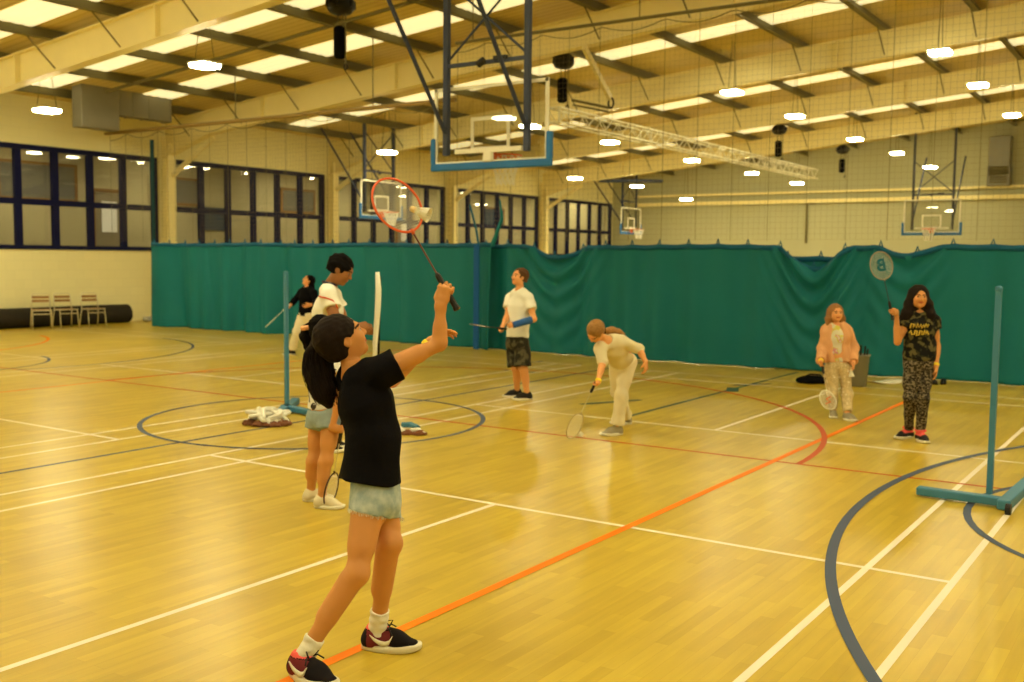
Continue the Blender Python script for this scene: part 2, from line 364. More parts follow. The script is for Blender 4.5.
def corridor_board(y, z, wy, hz, inner, label):
    t = thing('notice_board', (CX, y, z-hz/2), label, 'notice board', 'boards on the corridor wall')
    o = MB()
    for s in (-1, 1): o.box((CX+.03, y+s*wy/2, z), (.06, .08, hz+.08)); o.box((CX+.03, y, z+s*hz/2), (.06, wy, .08))
    o.build('frame', M['wood'], t); MB().box((CX+.015, y, z), (.03, wy-.06, hz-.06)).build('board', inner, t)
greyb = mat('grey_felt', A(120, 108, 74), .9); blueb = mat('blue_grey_felt', A(64, 72, 70), .9)
corridor_board(8.7, 3.75, 2.3, 1.0, greyb, 'wood framed board on the corridor wall behind the window above the chairs')
corridor_board(13.3, 3.75, 1.9, .8, greyb, 'wood framed grey board behind the first window beyond the pillar')
corridor_board(18.6, 3.7, 1.6, .8, greyb, 'wood framed grey board behind the second window beyond the pillar')
corridor_board(30.8, 3.6, 1.6, .8, blueb, 'wood framed blue grey board behind the fourth window beyond the pillar')
tag(MB().box((CX+.03, 14.7, 2.93), (.05, 1.1, .75)).build('notice_board', blueb), 'blue grey felt board behind the first window beyond the pillar', 'notice board', 'boards on the corridor wall')

# corridor lamps
def lamp_at(name, p, size, mlamp, label, group, drop):
    t = thing(name, p, label, 'ceiling light', group); x, y, z = p
    ax = frame(V(0, 0, 1))
    MB().box((x, y, z+.05), (size*1.06, size*1.06, .03), bev=.008).build('casing', M['lampbody'], t)
    d = MB()
    for i in (-1, 0, 1): d.box((x+i*size*.31, y, z), (size*.29, size*.96, .055), bev=.015)
    d.build('diffuser', mlamp, t)
    if drop:
        c = MB()
        for dy in (-.22, .22): c.tube((x, y+dy, z+.09), (x, y+dy*.3, z+.09+drop), .008, n=5)
        c.build('hanging_wire', M['purlin'], t)
    return t
M['clamp'] = emit('corridor_lamp_light', (1, .86, .5, 1), 52.)
for i, y in enumerate((-1.5, 3.2, 7.9, 12.4, 17.5, 20.8, 25.2, 27.9, 31.5, 34)):
    t = thing('corridor_light', (-21.2, y, 4.62), 'flat white ceiling light in the corridor behind the window glass', 'ceiling light', 'corridor lights')
    MB().box((-21.2, y, 4.668), (.62, 1.2, .06), bev=.01).build('casing', M['lampbody'], t)
    MB().box((-21.2, y, 4.63), (.54, 1.1, .03), bev=.006).build('diffuser', M['clamp'], t)

# far wall fittings
t = thing('cable_tray', (-8, FY-.2, 4.2), 'long pale cable tray running along the upper far wall', 'cable tray')
MB().box((-7, FY-.15, 4.62), (22, .25, .1)).build('rail', M['beam'], t); MB().box((-7, FY-.12, 4.25), (22, .2, .16)).build('trough', M['beam'], t)
t = thing('wall_vent', (-2.6, FY-.2, 4.7), 'grey metal air duct with square grille high on the far wall', 'vent')
MB().box((-2.6, FY-.25, 5.75), (.75, .5, 1.5), bev=.03).build('duct', M['galv'], t)
g = MB()
for k in range(7): g.box((-2.6, FY-.53, 4.78+k*.09), (.6, .05, .045), frame(V(0, .5, 1)))
g.build('grille', M['purlin'], t); MB().box((-2.6, FY-.25, 5.02), (.8, .5, .75), bev=.02).build('grille_box', M['galv'], t)
tag(MB().path([(-10, FY-.06, 2.5), (-10, FY-.06, 4.15), (-9.7, FY-.06, 4.17)], .05, n=8).build('drain_pipe', M['purlin']), 'thin dark vertical pipe on the far wall above the curtain', 'pipe')
# ------------------------------------------------------------------ hanging lamps
def roof_hit(px, py, off):
    d = ray(px, py); a = 5.27+.095*19.3+off; t = (a+.095*EYE[0]-EYE[2])/(d[2]-.095*d[0]); return EYE+t*d
seen = [((205, 65), 'square hanging lamp in front of the long pale roof beam, beside the grey duct'), ((47, 110), 'square hanging lamp at the far left, left of the grey duct'),
 ((387, 152), 'hanging lamp above the far side hoop with the blue frame'), ((530, 126), 'hanging lamp seen through the near glass backboard'),
 ((732, 92), 'hanging lamp under the third roof beam, above the aluminium truss'), ((940, 52), 'hanging lamp nearest the top right corner of the photo'),
 ((978, 85), 'lamp just below and right of the top right corner lamp'), ((795, 116), 'lamp beside the third hoist, right of the truss end'),
 ((855, 139), 'lamp directly right of the farthest black hoist'), ((897, 153), 'lamp left of the far hoop frame under the roof'),
 ((930, 167), 'lamp seen between the uprights of the far wall hoop'), ((1012, 115), 'lamp at the right edge of the photo below the corner lamps'),
 ((610, 142), 'lamp just below the truss at its left end'), ((692, 160), 'lamp just below the middle of the truss'), ((752, 173), 'lamp below the right part of the truss'),
 ((797, 183), 'lamp below the far end of the truss, lowest of its row'), ((637, 186), 'lamp right above the small side hoop at the far left corner'),
 ((686, 199), 'small low lamp right of the far corner hoop'), ((575, 178), 'small lamp left of the far corner hoop')]
for (p, lab) in seen:
    q = roof_hit(*p, -.84 if p in ((205, 65), (47, 110)) else -.98)
    if q[1] > FY-3.2: q = at_y(p[0], p[1], FY-3.2)
    lamp_at('hanging_lamp', q+V(0, 0, -.02), .43, M['lamp'], lab, 'square lamps hanging from the roof', max(.2, zdeck(q[0])-q[2]-.1))
for x, y in [(-5.2, -.8), (-.6, -.8), (4.4, -.8), (9.2, -.8), (14, -.8), (-10.3, -.8), (4.4, 4.3), (9.2, 4.3), (14, 4.3), (4.4, 9.3), (9.2, 9.3), (14, 9.3), (6.4, 16),
             (-10.3, -6), (-5.2, -6), (-.6, -6), (4.4, -6), (9.2, -6), (14, -6), (-15, -3.5), (-15, .6), (-15, -8), (-10.3, -10.5), (-5.2, -10.5), (-.6, -10.5), (6, -10.5)]:  # unseen lamps added to light the hall, extra ones brightening the left side
    lamp_at('hanging_lamp', (x, y, ztop(x)-.98), .46, M['lamp'], 'unseen square hanging lamp added to light the near part of the hall', 'unseen lamps added above the near courts', .98+.1)

# ------------------------------------------------------------------ duct, pipes, truss, hoists
t = thing('air_duct', (-17.7, 7.6, 4.7), 'boxy grey metal air duct hanging by the left wall above the windows', 'air duct')
MB().box((-17.68, 6.95, 5.22), (.38, 1.0, 1.1), bev=.015).build('outlet_box', M['galv'], t)
MB().box((-17.69, 8.2, 5.45), (.34, 1.5, .8), bev=.012).build('duct_run', M['galv'], t)
s = MB()
for y in (7.47, 7.85, 8.3, 8.93): MB().box((-17.69, y, 5.45), (.37, .03, .83)).build('seam_flange', M['galv'], t)
MB().box((-17.68, 6.95, 4.93), (.40, 1.02, .02)).build('seam_flange', M['galv'], t)
s = MB()
for y in (7.1, 8.7): s.tube((-17.6, y, 5.8), (-17.6, y, zdeck(-17.6)), .02, n=6)
s.build('hanger_rod', M['purlin'], t)
for (y, dz, lab) in ((4.25, .68, 'long grey conduit pipe running beside the nearest pale roof beam'), (6.9, .28, 'thin grey conduit pipe crossing the bay behind the nearest roof beam')):
    xa, xb = (-18.6 if y < 5 else -17.2), 4.
    tag(MB().tube((xa, y, ztop(xa)-dz+.3), (xb, y, ztop(xb)-dz+.3), .035, n=8).build('conduit_pipe', M['purlin']), lab, 'pipe')
t = thing('net_rail', (-13.5, 8.1, 4.7), 'level brown rail carrying the divider net below the roof beams', 'rail')
MB().tube((-19.0, 8.1, 4.76), (-8.0, 8.1, 4.76), .045, n=8).build('rail_tube', mat('tan_rail_steel', A(150, 116, 48), .5), t)
s = MB()
for x in (-18.5, -14.2, -10.1): s.tube((x, 8.1, 4.76), (x, 8.1, zdeck(x)), .012, n=5)
s.build('hanger_rod', M['purlin'], t)
t = thing('net_rail', (-1.5, 8.1, 5.8), 'dark upper rail with swagged netting between hoist and right edge', 'rail')
MB().tube((-8.0, 8.1, 5.82), (9.5, 8.1, 5.82), .03, n=8).build('rail_tube', M['purlin'], t)
s = MB()
for x in (-7.6, -4.1, -.3, 3.6): s.tube((x, 8.1, 5.82), (x, 8.1, zdeck(x)), .012, n=5)
s.build('hanger_rod', M['purlin'], t)
def netting(x0, x1, zt, label):
    t = thing('divider_net', ((x0+x1)/2, 8.1, 2.05), label, 'netting')
    m = MB(); n = int((x1-x0)/.09)
    for i in range(n+1):
        x = x0+(x1-x0)*i/n; m.tube((x, 8.1, 2.08), (x, 8.1, zt-.06*(1-abs(math.sin(i*.16)))), .0015, n=3, caps=False)
    k = int((zt-2.05)/.09)
    for j in range(k): m.tube((x0, 8.1, 2.08+j*.09), (x1, 8.1, 2.08+j*.09), .0015, n=3, caps=False)
    m.build('mesh_cords', M['net'], t)
    m = MB()
    pts = [(x, 8.1, zt-.04-.12*abs(math.sin(x*2.6))) for x in np.linspace(x0, x1, int((x1-x0)*9))]
    m.path(pts, .009, n=4); m.build('head_cord', M['purlin'], t)
    m = MB()
    for x in np.arange(x0, x1, .62): m.tube((x, 8.09, 2.06), (x, 8.09, zt), .004, n=4)
    m.build('drop_cords', M['purlin'], t)
netting(-18.8, -8.05, 4.74, 'fine grey netting above the left half of the teal curtain')
netting(-7.95, 9.5, 5.8, 'fine grey netting above the right half of the teal curtain')

t = thing('lighting_truss', (-7.6, 19, 4.66), 'long square aluminium lattice truss hanging below the roof beams', 'truss')
mt_truss = mat('dull_aluminium', (.82, .80, .62, 1), .4, .5, .15)
y0, y1, zb, h, wd = 11.0, 28.5, 4.64, .31, .3
for sx in (-1, 1):
    for z in (zb, zb+h): MB().tube((-7.6+sx*wd/2, y0, z), (-7.6+sx*wd/2, y1, z), .021, n=8).build('chord', mt_truss, t)
s = MB(); n = 44
for i in range(n):
    ya = y0+(y1-y0)*i/n; yb = y0+(y1-y0)*(i+1)/n; zz = (zb, zb+h) if i % 2 else (zb+h, zb)
    for sx in (-1, 1): s.tube((-7.6+sx*wd/2, ya, zz[0]), (-7.6+sx*wd/2, yb, zz[1]), .011, n=5)
    for z in (zb, zb+h): s.tube((-7.6-wd/2*(1 if i % 2 else -1), ya, z), (-7.6+wd/2*(1 if i % 2 else -1), yb, z), .011, n=5)
    if i % 11 == 0:
        for z in (zb, zb+h): s.tube((-7.6-wd/2, ya, z), (-7.6+wd/2, ya, z), .02, n=5)
        for sx in (-1, 1): s.tube((-7.6+sx*wd/2, ya, zb), (-7.6+sx*wd/2, ya, zb+h), .02, n=5)
s.build('lacing', mt_truss, t)
def hoist(x, y, lab, free=False):
    zt = zdeck(x); t = thing('chain_hoist', (x, y, zt-1.25), lab, 'hoist', 'black chain hoists under the roof')
    MB().tube((x, y, zt-.02), (x, y, zt-.45), .02, n=6).build('suspension_cable', M['purlin'], t)
    MB().lathe([(.03, .0), (.17, .03), (.22, .09), (.24, .15), (.23, .24), (.16, .31), (.10, .34), (.07, .42)], (x, y, zt-.78)).build('motor_body', M['black'], t, True)
    b = MB()
    for k in range(6): a = k*1.047; b.box((x+.235*math.cos(a), y+.235*math.sin(a), zt-.60), (.04, .04, .13))
    b.build('cooling_fin', M['black'], t)
    MB().box((x-.02, y, zt-1.22), (.19, .19, .52), bev=.04).build('chain_bag', M['blackcloth'], t)
    b = MB()
    for dx in (-.06, .05): b.tube((x+dx, y, zt-.77), (x+dx, y, zt-.98), .012, n=5)
    b.tube((x+.11, y, zt-.75), (x+.11, y, (4.97 if not free else zt-1.6)), .012, n=6); b.build('lift_chain', M['purlin'], t)
    b = MB(); b.ring((x+.11, y, (5.0 if not free else zt-1.63)), V(.035, 0, 0), V(0, 0, .045), .012, 14, 5); b.build('hook', M['black'], t)
hoist(-8.1, 5.05, 'black chain hoist with hanging bag, nearest the camera, left of the near hoop', True)
hoist(-7.6, 11.4, 'black chain hoist right of the near glass backboard')
hoist(-7.6, 24.9, 'black chain hoist above the far end of the truss')
hoist(-7.6, 31.9, 'smallest farthest black chain hoist beyond the truss', True)
t = thing('hanger_bracket', (-6.9, 11.2, 5.1), 'pale angled steel bracket beside the second hoist', 'bracket')
a = at_y(584, 47, 9.85); b = at_y(610, 98, 11.2); MB().box((a+b)/2, (.07, .12, np.linalg.norm(b-a)), frame(b-a)).build('arm', M['beam'], t)
s = MB(); s.tube(at_y(572, 100, 11.3), at_y(610, 108, 11.2), .03, n=8); s.tube(at_y(573, 105, 11.3), at_y(610, 112, 11.2), .02, n=8); s.build('tie_rod', M['purlin'], t)
s = MB(); s.ring(at_y(611, 103, 11.2), V(.06, 0, 0), V(0, 0, .1), .022, 16, 6); s.build('shackle', M['black'], t)

# ------------------------------------------------------------------ basketball goals
def hoop(o, xv, nv, hz, lab, w=1.8, bh=1.05, sup='posts', grp='basketball goals hanging from the roof', rimc=True):
    """o: middle of the board's lower edge; xv: along the board; nv: towards the rim"""
    o = V(*o); xv = nrm(xv); nv = nrm(nv); up = V(0, 0, 1); ax = [xv, nv, up]
    P = lambda x, n, z: o+xv*x+nv*n+up*z
    t = thing('basketball_goal', o, lab, 'basketball goal', grp)
    MB().box(P(0, 0, bh/2), (w-.02, .014, bh-.02), ax).build('backboard', M['clear'], t)
    f = MB()
    for s in (-1, 1): f.box(P(s*(w/2-.02), 0, bh/2+.02), (.045, .03, bh-.04), ax)
    for z in (.02, bh-.02): f.box(P(0, 0, z), (w, .03, .045), ax)
    f.build('board_frame', M['white'], t)
    f = MB()
    for s in (-1, 1): f.box(P(s*.295, .012, .4), (.05, .012, .45), ax); f.box(P(0, .012, .4+s*.2), (.54, .012, .05), ax)
    f.box(P(0, -.03, .17), (1.1, .05, .06), ax)
    f.build('target_square', M['white'], t)
    f = MB(); f.box(P(0, 0, -.03), (w+.12, .07, .1), ax, .015)
    for s in (-1, 1): f.box(P(s*(w/2+.02), 0, .19), (.085, .07, .36), ax, .015)
    f.build('edge_padding', M['padblue'], t)
    r = MB(); c = P(0, .15+.23, .13); r.ring(c, xv*.225, nv*.225, .011, 32, 7); r.box(P(0, .08, .11), (.16, .16, .02), ax); r.box(P(0, .03, .06), (.18, .03, .16), ax)
    r.build('rim', M['rim'], t); 
    nt = MB(); k = 12; lv = [(.222, 0), (.19, -.1), (.155, -.2), (.13, -.3), (.125, -.4)]
    for j in range(len(lv)-1):
        for i in range(k):
            for d in (-.5, .5):
                a0 = 2*math.pi*(i+.5*(j % 2))/k; a1 = 2*math.pi*(i+.5*(j % 2)+d)/k
                nt.tube(c+xv*lv[j][0]*math.cos(a0)+nv*lv[j][0]*math.sin(a0)+up*lv[j][1], c+xv*lv[j+1][0]*math.cos(a1)+nv*lv[j+1][0]*math.sin(a1)+up*lv[j+1][1], .0095, n=4)
    nt.build('hoop_net', M['cord'], t)
    MB().box(P(0, -.03, .1), (.16, .06, .17), ax, .02).build('rim_mount', M['white'], t)
    zr = zdeck(o[0])-.02
    px = w*.355; top = zr-o[2]
    for s in (-1, 1):
        MB().box(P(s*px, -.09, (top+.12)/2), (.075, .075, top-.12), ax).build('support_post', M['hoopblue'], t)
        e = P(s*px+(.0), -1.9, top*.0+min(top, 2.75)) if sup == 'posts' else P(s*px, -1.6, top)
        MB().tube(P(s*px, -.12, .42), e, .03, n=8).build('diagonal_brace', M['hoopblue'], t)
    zc = min(1.32, top*.55)
    MB().box(P(0, -.09, zc), (2*px, .05, .05), ax).build('cross_bar', M['hoopblue'], t)
    b = MB(); b.tube(P(-px, -.09, zc+.05), P(px, -.09, min(top, zc+1.15)), .018, n=6); b.tube(P(px, -.11, zc+.05), P(-px, -.11, min(top, zc+1.15)), .018, n=6)
    b.build('cross_brace', M['hoopblue'], t)
    k = MB(); k.tube(P(-.1, -.14, zc-.03), P(.0, -.14, zc+.02), .05, n=8); k.box(P(.25, -.12, zc+.03), (.2, .06, .05), ax); k.build('height_clamp', M['black'], t)
    return t
hoop((-3.98, 3.55, 3.02), (1, 0, 0), (0, 1, 0), 3.05, 'large clear basketball backboard with blue padded edge hanging nearest the camera', 1.86)
hoop((-16.3, 15.45, 2.93), (0, -1, 0), (1, 0, 0), 3.05, 'side basketball goal behind the raised racket, in front of the windows', 1.8)
h3 = hoop((-16.6, 32.0, 2.9), (0, -1, 0), (1, 0, 0), 3.05, 'smallest basketball goal in the far left corner beside the last window', 1.8)
q = at(631, 181, 43.5); MB().box(q, (2.7, .3, .14), [RIGHT, AWAY, UP], .02).build('roof_frame', M['hoopblue'], h3)
q = at(931, 233, 35.5); hoop((q[0], q[1], q[2]), (1, 0, 0), (0, -1, 0), 2.9, 'basketball goal with blue lower frame in front of the cream far wall', 1.85, 1.15)

# ------------------------------------------------------------------ divider curtain
def catx(px): return at_y(px, 250, 8.1)[0]
SAGS = [(catx(556), .75, .2), (catx(812), .62, .34), (catx(906), .5, .13)]
def curtain(name, x0, x1, y, ztp, sags, label, amp=1.):
    t = thing(name, ((x0+x1)/2, y, 0), label, 'curtain'); nx = int((x1-x0)/.035); nz = 44; vs = []; fs = []
    left = x0 < -12; rs = np.random.default_rng(int(abs(x0*10))); ph = rs.uniform(0, 6.28, 8); fr = rs.uniform(1.2, 5.2, 8)
    def top(x):
        z = ztp+.01*math.sin(x*1.7)
        for c, wd, dp in sags:
            u = (x-c)/wd
            if abs(u) < 1: z -= dp*(math.cos(u*math.pi)*.5+.5)**.8
        return z-.014*abs(math.sin(x*math.pi/.52))
    for i in range(nx+1):
        x = x0+(x1-x0)*i/nx; zt = top(x)
        for j in range(nz+1):
            v = j/nz; z = .012+(zt-.012)*v; d = 0
            for k in range(8): d += (.034*math.sin(fr[k]*x*(2.1 if left else 2.0)+ph[k]+.25*math.sin(z*1.3+k)))*((.8 if left else .72)+.45*math.sin(x*.31+k))
            d += (.045 if left else .018)*(1-abs(math.sin(x*(3.9 if left else 2.3)+.8*math.sin(x*.9)+.2*math.sin(z*2+x))))*(.75+.5*math.sin(x*1.3+2))*2
            d *= amp*(1.15-.55*v)
            for c, wd, dp in sags:
                u = (x-c)/(wd*1.6)
                if abs(u) < 1:
                    wgt = (1-u*u)**2; q = z-1.5*min(1., dp*4)*(abs(x-c)/wd)**1.6*.55
                    d += wgt*.085*min(1, dp*4)*math.sin(q*2*math.pi/.38)*(.12+.88*v**1.3)
            d += .05*math.sin(x*.55+1)+.02*math.sin(x*7.3+z*.4)*max(0, .9-v)
            vs.append((x, y+d, z))
    for i in range(nx):
        for j in range(nz): a = i*(nz+1)+j; fs.append((a, a+nz+1, a+nz+2, a+1))
    o = mesh_obj('drape', vs, fs, M['curtain'], t, smooth=True)
    sm = o.modifiers.new('thickness', 'SOLIDIFY'); sm.thickness = .006
    vs2 = []; fs2 = []
    for i in range(nx+1):
        b = vs[i*(nz+1)+nz]
        for dy, z in ((-.012, b[2]-.075), (-.014, b[2]+.01), (.012, b[2]+.01), (.01, b[2]-.075)): vs2.append((b[0], b[1]+dy, z))
    for i in range(nx):
        for k in range(4): fs2.append((i*4+k, i*4+(k+1) % 4, i*4+4+(k+1) % 4, i*4+4+k))
    mesh_obj('top_hem', vs2, fs2, M['hem'], t, smooth=True)
    x = x0+.2
    while x < x1-.1:
        i = int((x-x0)/(x1-x0)*nx); b = vs[i*(nz+1)+nz]
        h = MB(); h.path([(b[0]-.03, b[1], b[2]-.01), (b[0], b[1], b[2]+.085), (b[0]+.03, b[1], b[2]-.01)], .014, n=5); h.build('hanging_tie', M['hem'], t)
        x += .52
    return t
xs = catx(484)
curtain('divider_curtain', -17.22, xs+.22, 8.1, 2.03, [], 'teal curtain left of the vertical strap, below the wall of windows')
cr = curtain('divider_curtain', xs-.16, 9.4, 8.17, 2.0, SAGS, 'teal curtain right of the vertical strap with sagging top edge')
curtain('divider_curtain', catx(770), catx(862), 8.42, 1.83, [], 'dark teal curtain layer showing behind the deepest sag of the front curtain', .4)
t = thing('curtain_strap', (xs, 8.0, 0), 'blue upright webbing strap where the two teal curtains meet', 'strap')
MB().box((xs, 7.86, 1.01), (.12, .02, 1.98)).build('webbing', mat('blue_webbing', A(4, 76, 112), .7), t)
a = V(xs-.02, 7.97, 1.92); s = MB(); p1 = at_y(470, 205, 8.0); s.path([a, lerp(a, p1, .5)+V(.04, 0, -.05), p1], .022, n=6); s.build('lifting_strap', M['hem'], t)
s = MB(); p2 = at_y(500, 200, 8.0); p3 = at_y(492, 246, 8.0); s.path([p3, lerp(p3, p2, .6)+V(.12, 0, 0), p2], .05, .015, n=6); s.build('strap_tail', M['curtain'], t)
t = thing('curtain_strap', (-17.3, 8.05, 1.9), 'dark blue green strap rising from the curtain end beside the first pillar', 'strap')
MB().box((-17.12, 8.06, 3.2), (.11, .03, 2.6)).build('webbing', mat('dark_green_webbing', A(16, 52, 46), .8), t)

# ------------------------------------------------------------------ chairs and mat roll
t = thing('mat_roll', (-19.0, 6.0, 0), 'long dark rolled mat lying along the left wall behind the chairs', 'rolled mat')
pts = []; R0 = .235
MB().lathe([(.02, 0), (R0-.02, 0), (R0, .02), (R0+.004, 1.2), (R0-.003, 2.6), (R0, 3.6), (R0, 4.48), (R0-.02, 4.5), (.02, 4.5)], (-18.95, 8.6, R0), [V(1, 0, 0), V(0, 0, 1), V(0, -1, 0)], 28).build('roll', M['rubber'], t, False)
sp = [V(-18.95+(.02+.2*k/90)*math.cos(k*.42), 8.605, R0+(.02+.2*k/90)*math.sin(k*.42)) for k in range(90)]
MB().path(sp, .006, n=4).build('spiral_edge', M['black'], t)
m = MB(); pts = [V(-18.9+.5*math.sin(i*1.7)*.35, 9.05+i*.045, .06+.03*math.sin(i*2.3)) for i in range(18)]
m.path(pts, .05, .035, n=8); tag(m.build('dust_sheet', M['cord'], smooth=True), 'crumpled white sheet on the floor between the mat roll and the curtain', 'sheet')
def chair():
    t = thing('cafe_chair', (0, 0, 0), 'aluminium chair with wood slats', 'chair', 'aluminium chairs by the mat roll')
    for s in (-1, 1):
        MB().path([(.21*s, .24, 0), (.205*s, .2, .25), (.2*s, .17, .44), (.2*s, .2, .46)], .013, n=7).build('leg', M['alu'], t, True)
        MB().path([(.22*s, -.26, 0), (.21*s, -.2, .3), (.2*s, -.16, .45)], .013, n=7).build('leg', M['alu'], t, True)
    f = MB(); f.path([(-.2, .2, .445), (.2, .2, .445), (.2, -.2, .44), (-.2, -.2, .44)], .012, n=7, closed=True); f.tube((-.21, .21, .36), (.21, .21, .36), .011, n=7)
    f.build('seat_frame', M['alu'], t)
    f = MB()
    for k in range(5): f.box((0, -.16+k*.08, .455), (.4, .062, .014), bev=.004)
    f.build('seat_slats', M['wood'], t)
    f = MB(); f.path([(-.2, -.17, .44), (-.195, -.2, .62), (-.185, -.235, .78), (-.16, -.245, .815), (.16, -.245, .815), (.185, -.235, .78), (.195, -.2, .62), (.2, -.17, .44)], .013, n=7)
    f.build('back_frame', M['alu'], t, True)
    for z in (.735, .65): MB().box((0, -.225+(.735-z)*.15, z), (.37, .016, .062), bev=.005).build('back_slat', M['wood'], t)
    return t
c0 = chair()
for i, (px, py, rz, lab) in enumerate(((42, 328.5, -2.05, 'leftmost aluminium chair with wood slats, facing the camera, by the dark roll'), (66, 327.5, -1.78, 'middle aluminium chair with wood slats in front of the dark roll'), (93, 326.5, -1.74, 'rightmost aluminium chair with wood slats, nearest the curtain'))):
    c = c0 if i == 0 else copy_tree(c0)
    p = at_z(px, py, 0); c.location = (p[0]+.26, p[1]-.16, 0); c.rotation_euler = (0, 0, rz-.0); c['label'] = lab

# ------------------------------------------------------------------ badminton posts, net on the floor, bin, bag
def post(p, b0, b1, c0, c1, lab, wheels):
    p = V(*p); t = thing('badminton_post', p, lab, 'post', 'blue badminton posts')
    MB().box(p+V(0, 0, .80), (.04, .04, 1.49), frame(V(0, 0, 1), nrm(V(*b1)-V(*b0)))).build('upright', M['postblue'], t)
    d = V(*b1)-V(*b0); MB().box((V(*b0)+V(*b1))/2+V(0, 0, .045), (np.linalg.norm(d), .075, .06), frame(V(0, 0, 1), d), .008).build('base_bar', M['postblue'], t)
    d = V(*c1)-V(*c0); MB().box((V(*c0)+V(*c1))/2+V(0, 0, .04), (np.linalg.norm(d), .09, .07), frame(V(0, 0, 1), d), .008).build('cross_foot', M['postblue'], t)
    MB().lathe([(.02, 0), (.026, .01), (.026, .035), (.01, .045)], p+V(0, 0, 1.535)).build('top_cap', M['postblue'], t)
    for q in wheels: MB().lathe([(.012, -.02), (.038, -.018), (.04, 0), (.038, .018), (.012, .02)], V(q[0], q[1], .04), [V(0, 1, 0), V(0, 0, 1), V(1, 0, 0)], 14).build('wheel', M['black'], t)
b0, b1 = at_z(917, 496), at_z(1004, 508); c0_, c1_ = at_z(1003, 511), at_z(1032, 484)
post(at_z(989, 501), b0, b1, c0_, c1_, 'blue badminton post on a wheeled base at the right edge', [at_z(1008, 515)[:2]])
b0, b1 = at_z(283, 411), at_z(330, 420); c0_, c1_ = at_z(280, 416), at_z(296, 404)
post(at_z(287, 411), b0, b1, c0_, c1_, 'blue badminton post at the left beside the tangled net', [at_z(279, 417)[:2]])
mesh_net = mat('maroon_net_mesh', A(120, 74, 40), .9, .05, noise=.3, nscale=40)
t = thing('tangled_net', at_z(268, 428), 'tangled white and maroon badminton net lying by the left post', 'net'); rr = np.random.default_rng(3)
c = at_z(268, 423)
for w_ in range(2):
    m = MB(); pts = []
    for i in range(13):
        a = i*2.4+w_; q = (.07+.17*((i*7+w_*3) % 5)/4); pts.append(c+RIGHT*(q*math.cos(a)*1.05-.02+.05*w_)+AWAY*(q*math.sin(a)*1.2+.05-.12*w_)+V(0, 0, .03+.15*((i*5+w_) % 3)/2*(1-q*2.2)))
    pp = []
    for i in range(len(pts)-1):
        p_1, p0_, p1_, p2_ = pts[max(0, i-1)], pts[i], pts[i+1], pts[min(len(pts)-1, i+2)]
        for k in range(8): u_ = k/8; pp.append(.5*((2*p0_)+(p1_-p_1)*u_+(2*p_1-5*p0_+4*p1_-p2_)*u_**2+(3*p0_-p_1-3*p1_+p2_)*u_**3))
    for k in range(len(pp)): pp[k] = V(pp[k][0], pp[k][1], max(.024, pp[k][2]))
    m.path(pp, .021, n=6); m.build('white_tape', M['cord'], t, True)
m = MB()
for k in range(12):
    q = c+RIGHT*rr.uniform(-.20, .22)+AWAY*rr.uniform(-.26, .2); z_ = rr.uniform(.02, .06); m.lathe([(.02, .0), (.06, .0), (.065, .012), (.045, z_*.8), (.02, z_)], q+V(0, 0, .003), n=9)
for i in range(len(m.v)): m.v[i] = (m.v[i][0]+.014*math.sin(i*5.1), m.v[i][1]+.014*math.sin(i*3.3), max(.002, m.v[i][2]+.012*math.sin(i*2.7)))
m.build('net_mesh', mesh_net, t, True)
t = thing('tangled_net', at_z(409, 434), 'small end of the maroon net with a blue strap, right of the black shirt', 'net'); c = at_z(409, 434)
m = MB(); m.path([c+RIGHT*(-.12+.03*i)+AWAY*.06*math.sin(i*1.9)+V(0, 0, .03+.02*math.sin(i*1.3)) for i in range(10)], .024, n=7); m.build('white_tape', M['cord'], t, True)
m = MB()
for k in range(5): m.lathe([(.01, 0), (.08, 0), (.085, .015), (.04, .04)], c+RIGHT*(-.14+.06*k)+AWAY*.05*math.sin(k*3)+V(0, 0, .002), n=10)
m.build('net_mesh', mesh_net, t, True)
MB().path([at_z(402, 427)+V(0, 0, .02), at_z(411, 427.5)+V(0, 0, .03), at_z(418, 429)+V(0, 0, .012)], .03, n=6).build('blue_strap', M['postblue'], t)

q = at_z(857, 386); t = thing('bin', q, 'grey plastic bin of rackets by the curtain, behind the girl in peach', 'bin')
MB().lathe([(.11, 0), (.125, .01), (.155, .42), (.17, .43), (.17, .45), (.145, .45), (.12, .05), (.05, .03)], q, n=24).build('tub', mat('grey_plastic', A(128, 116, 76), .5), t, True)
m = MB()
for k in range(6): a = k*1.05; m.tube(q+V(.09*math.cos(a), .09*math.sin(a), .06), q+V(.13*math.cos(a), .13*math.sin(a), .53+.03*(k % 3)), .016, .012, n=7)
m.build('racket_handles', M['black'], t)
q = at_z(812, 383); t = thing('sports_bag', q, 'flat black bag lying on the floor by the curtain', 'bag')
m = MB(); m.lathe([(.02, 0), (.2, .0), (.235, .03), (.22, .07), (.13, .1), (.02, .11)], q, [RIGHT*1.0, AWAY*.7, V(0, 0, 1)], 20); m.build('bag_body', M['blackcloth'], t, True)
m = MB(); m.path([q+RIGHT*(-.16)+V(0, 0, .07), q+RIGHT*(-.05)-AWAY*.1+V(0, 0, .14), q+RIGHT*.08-AWAY*.1+V(0, 0, .13), q+RIGHT*.16+V(0, 0, .07)], .012, n=6); m.build('strap', M['black'], t, True)
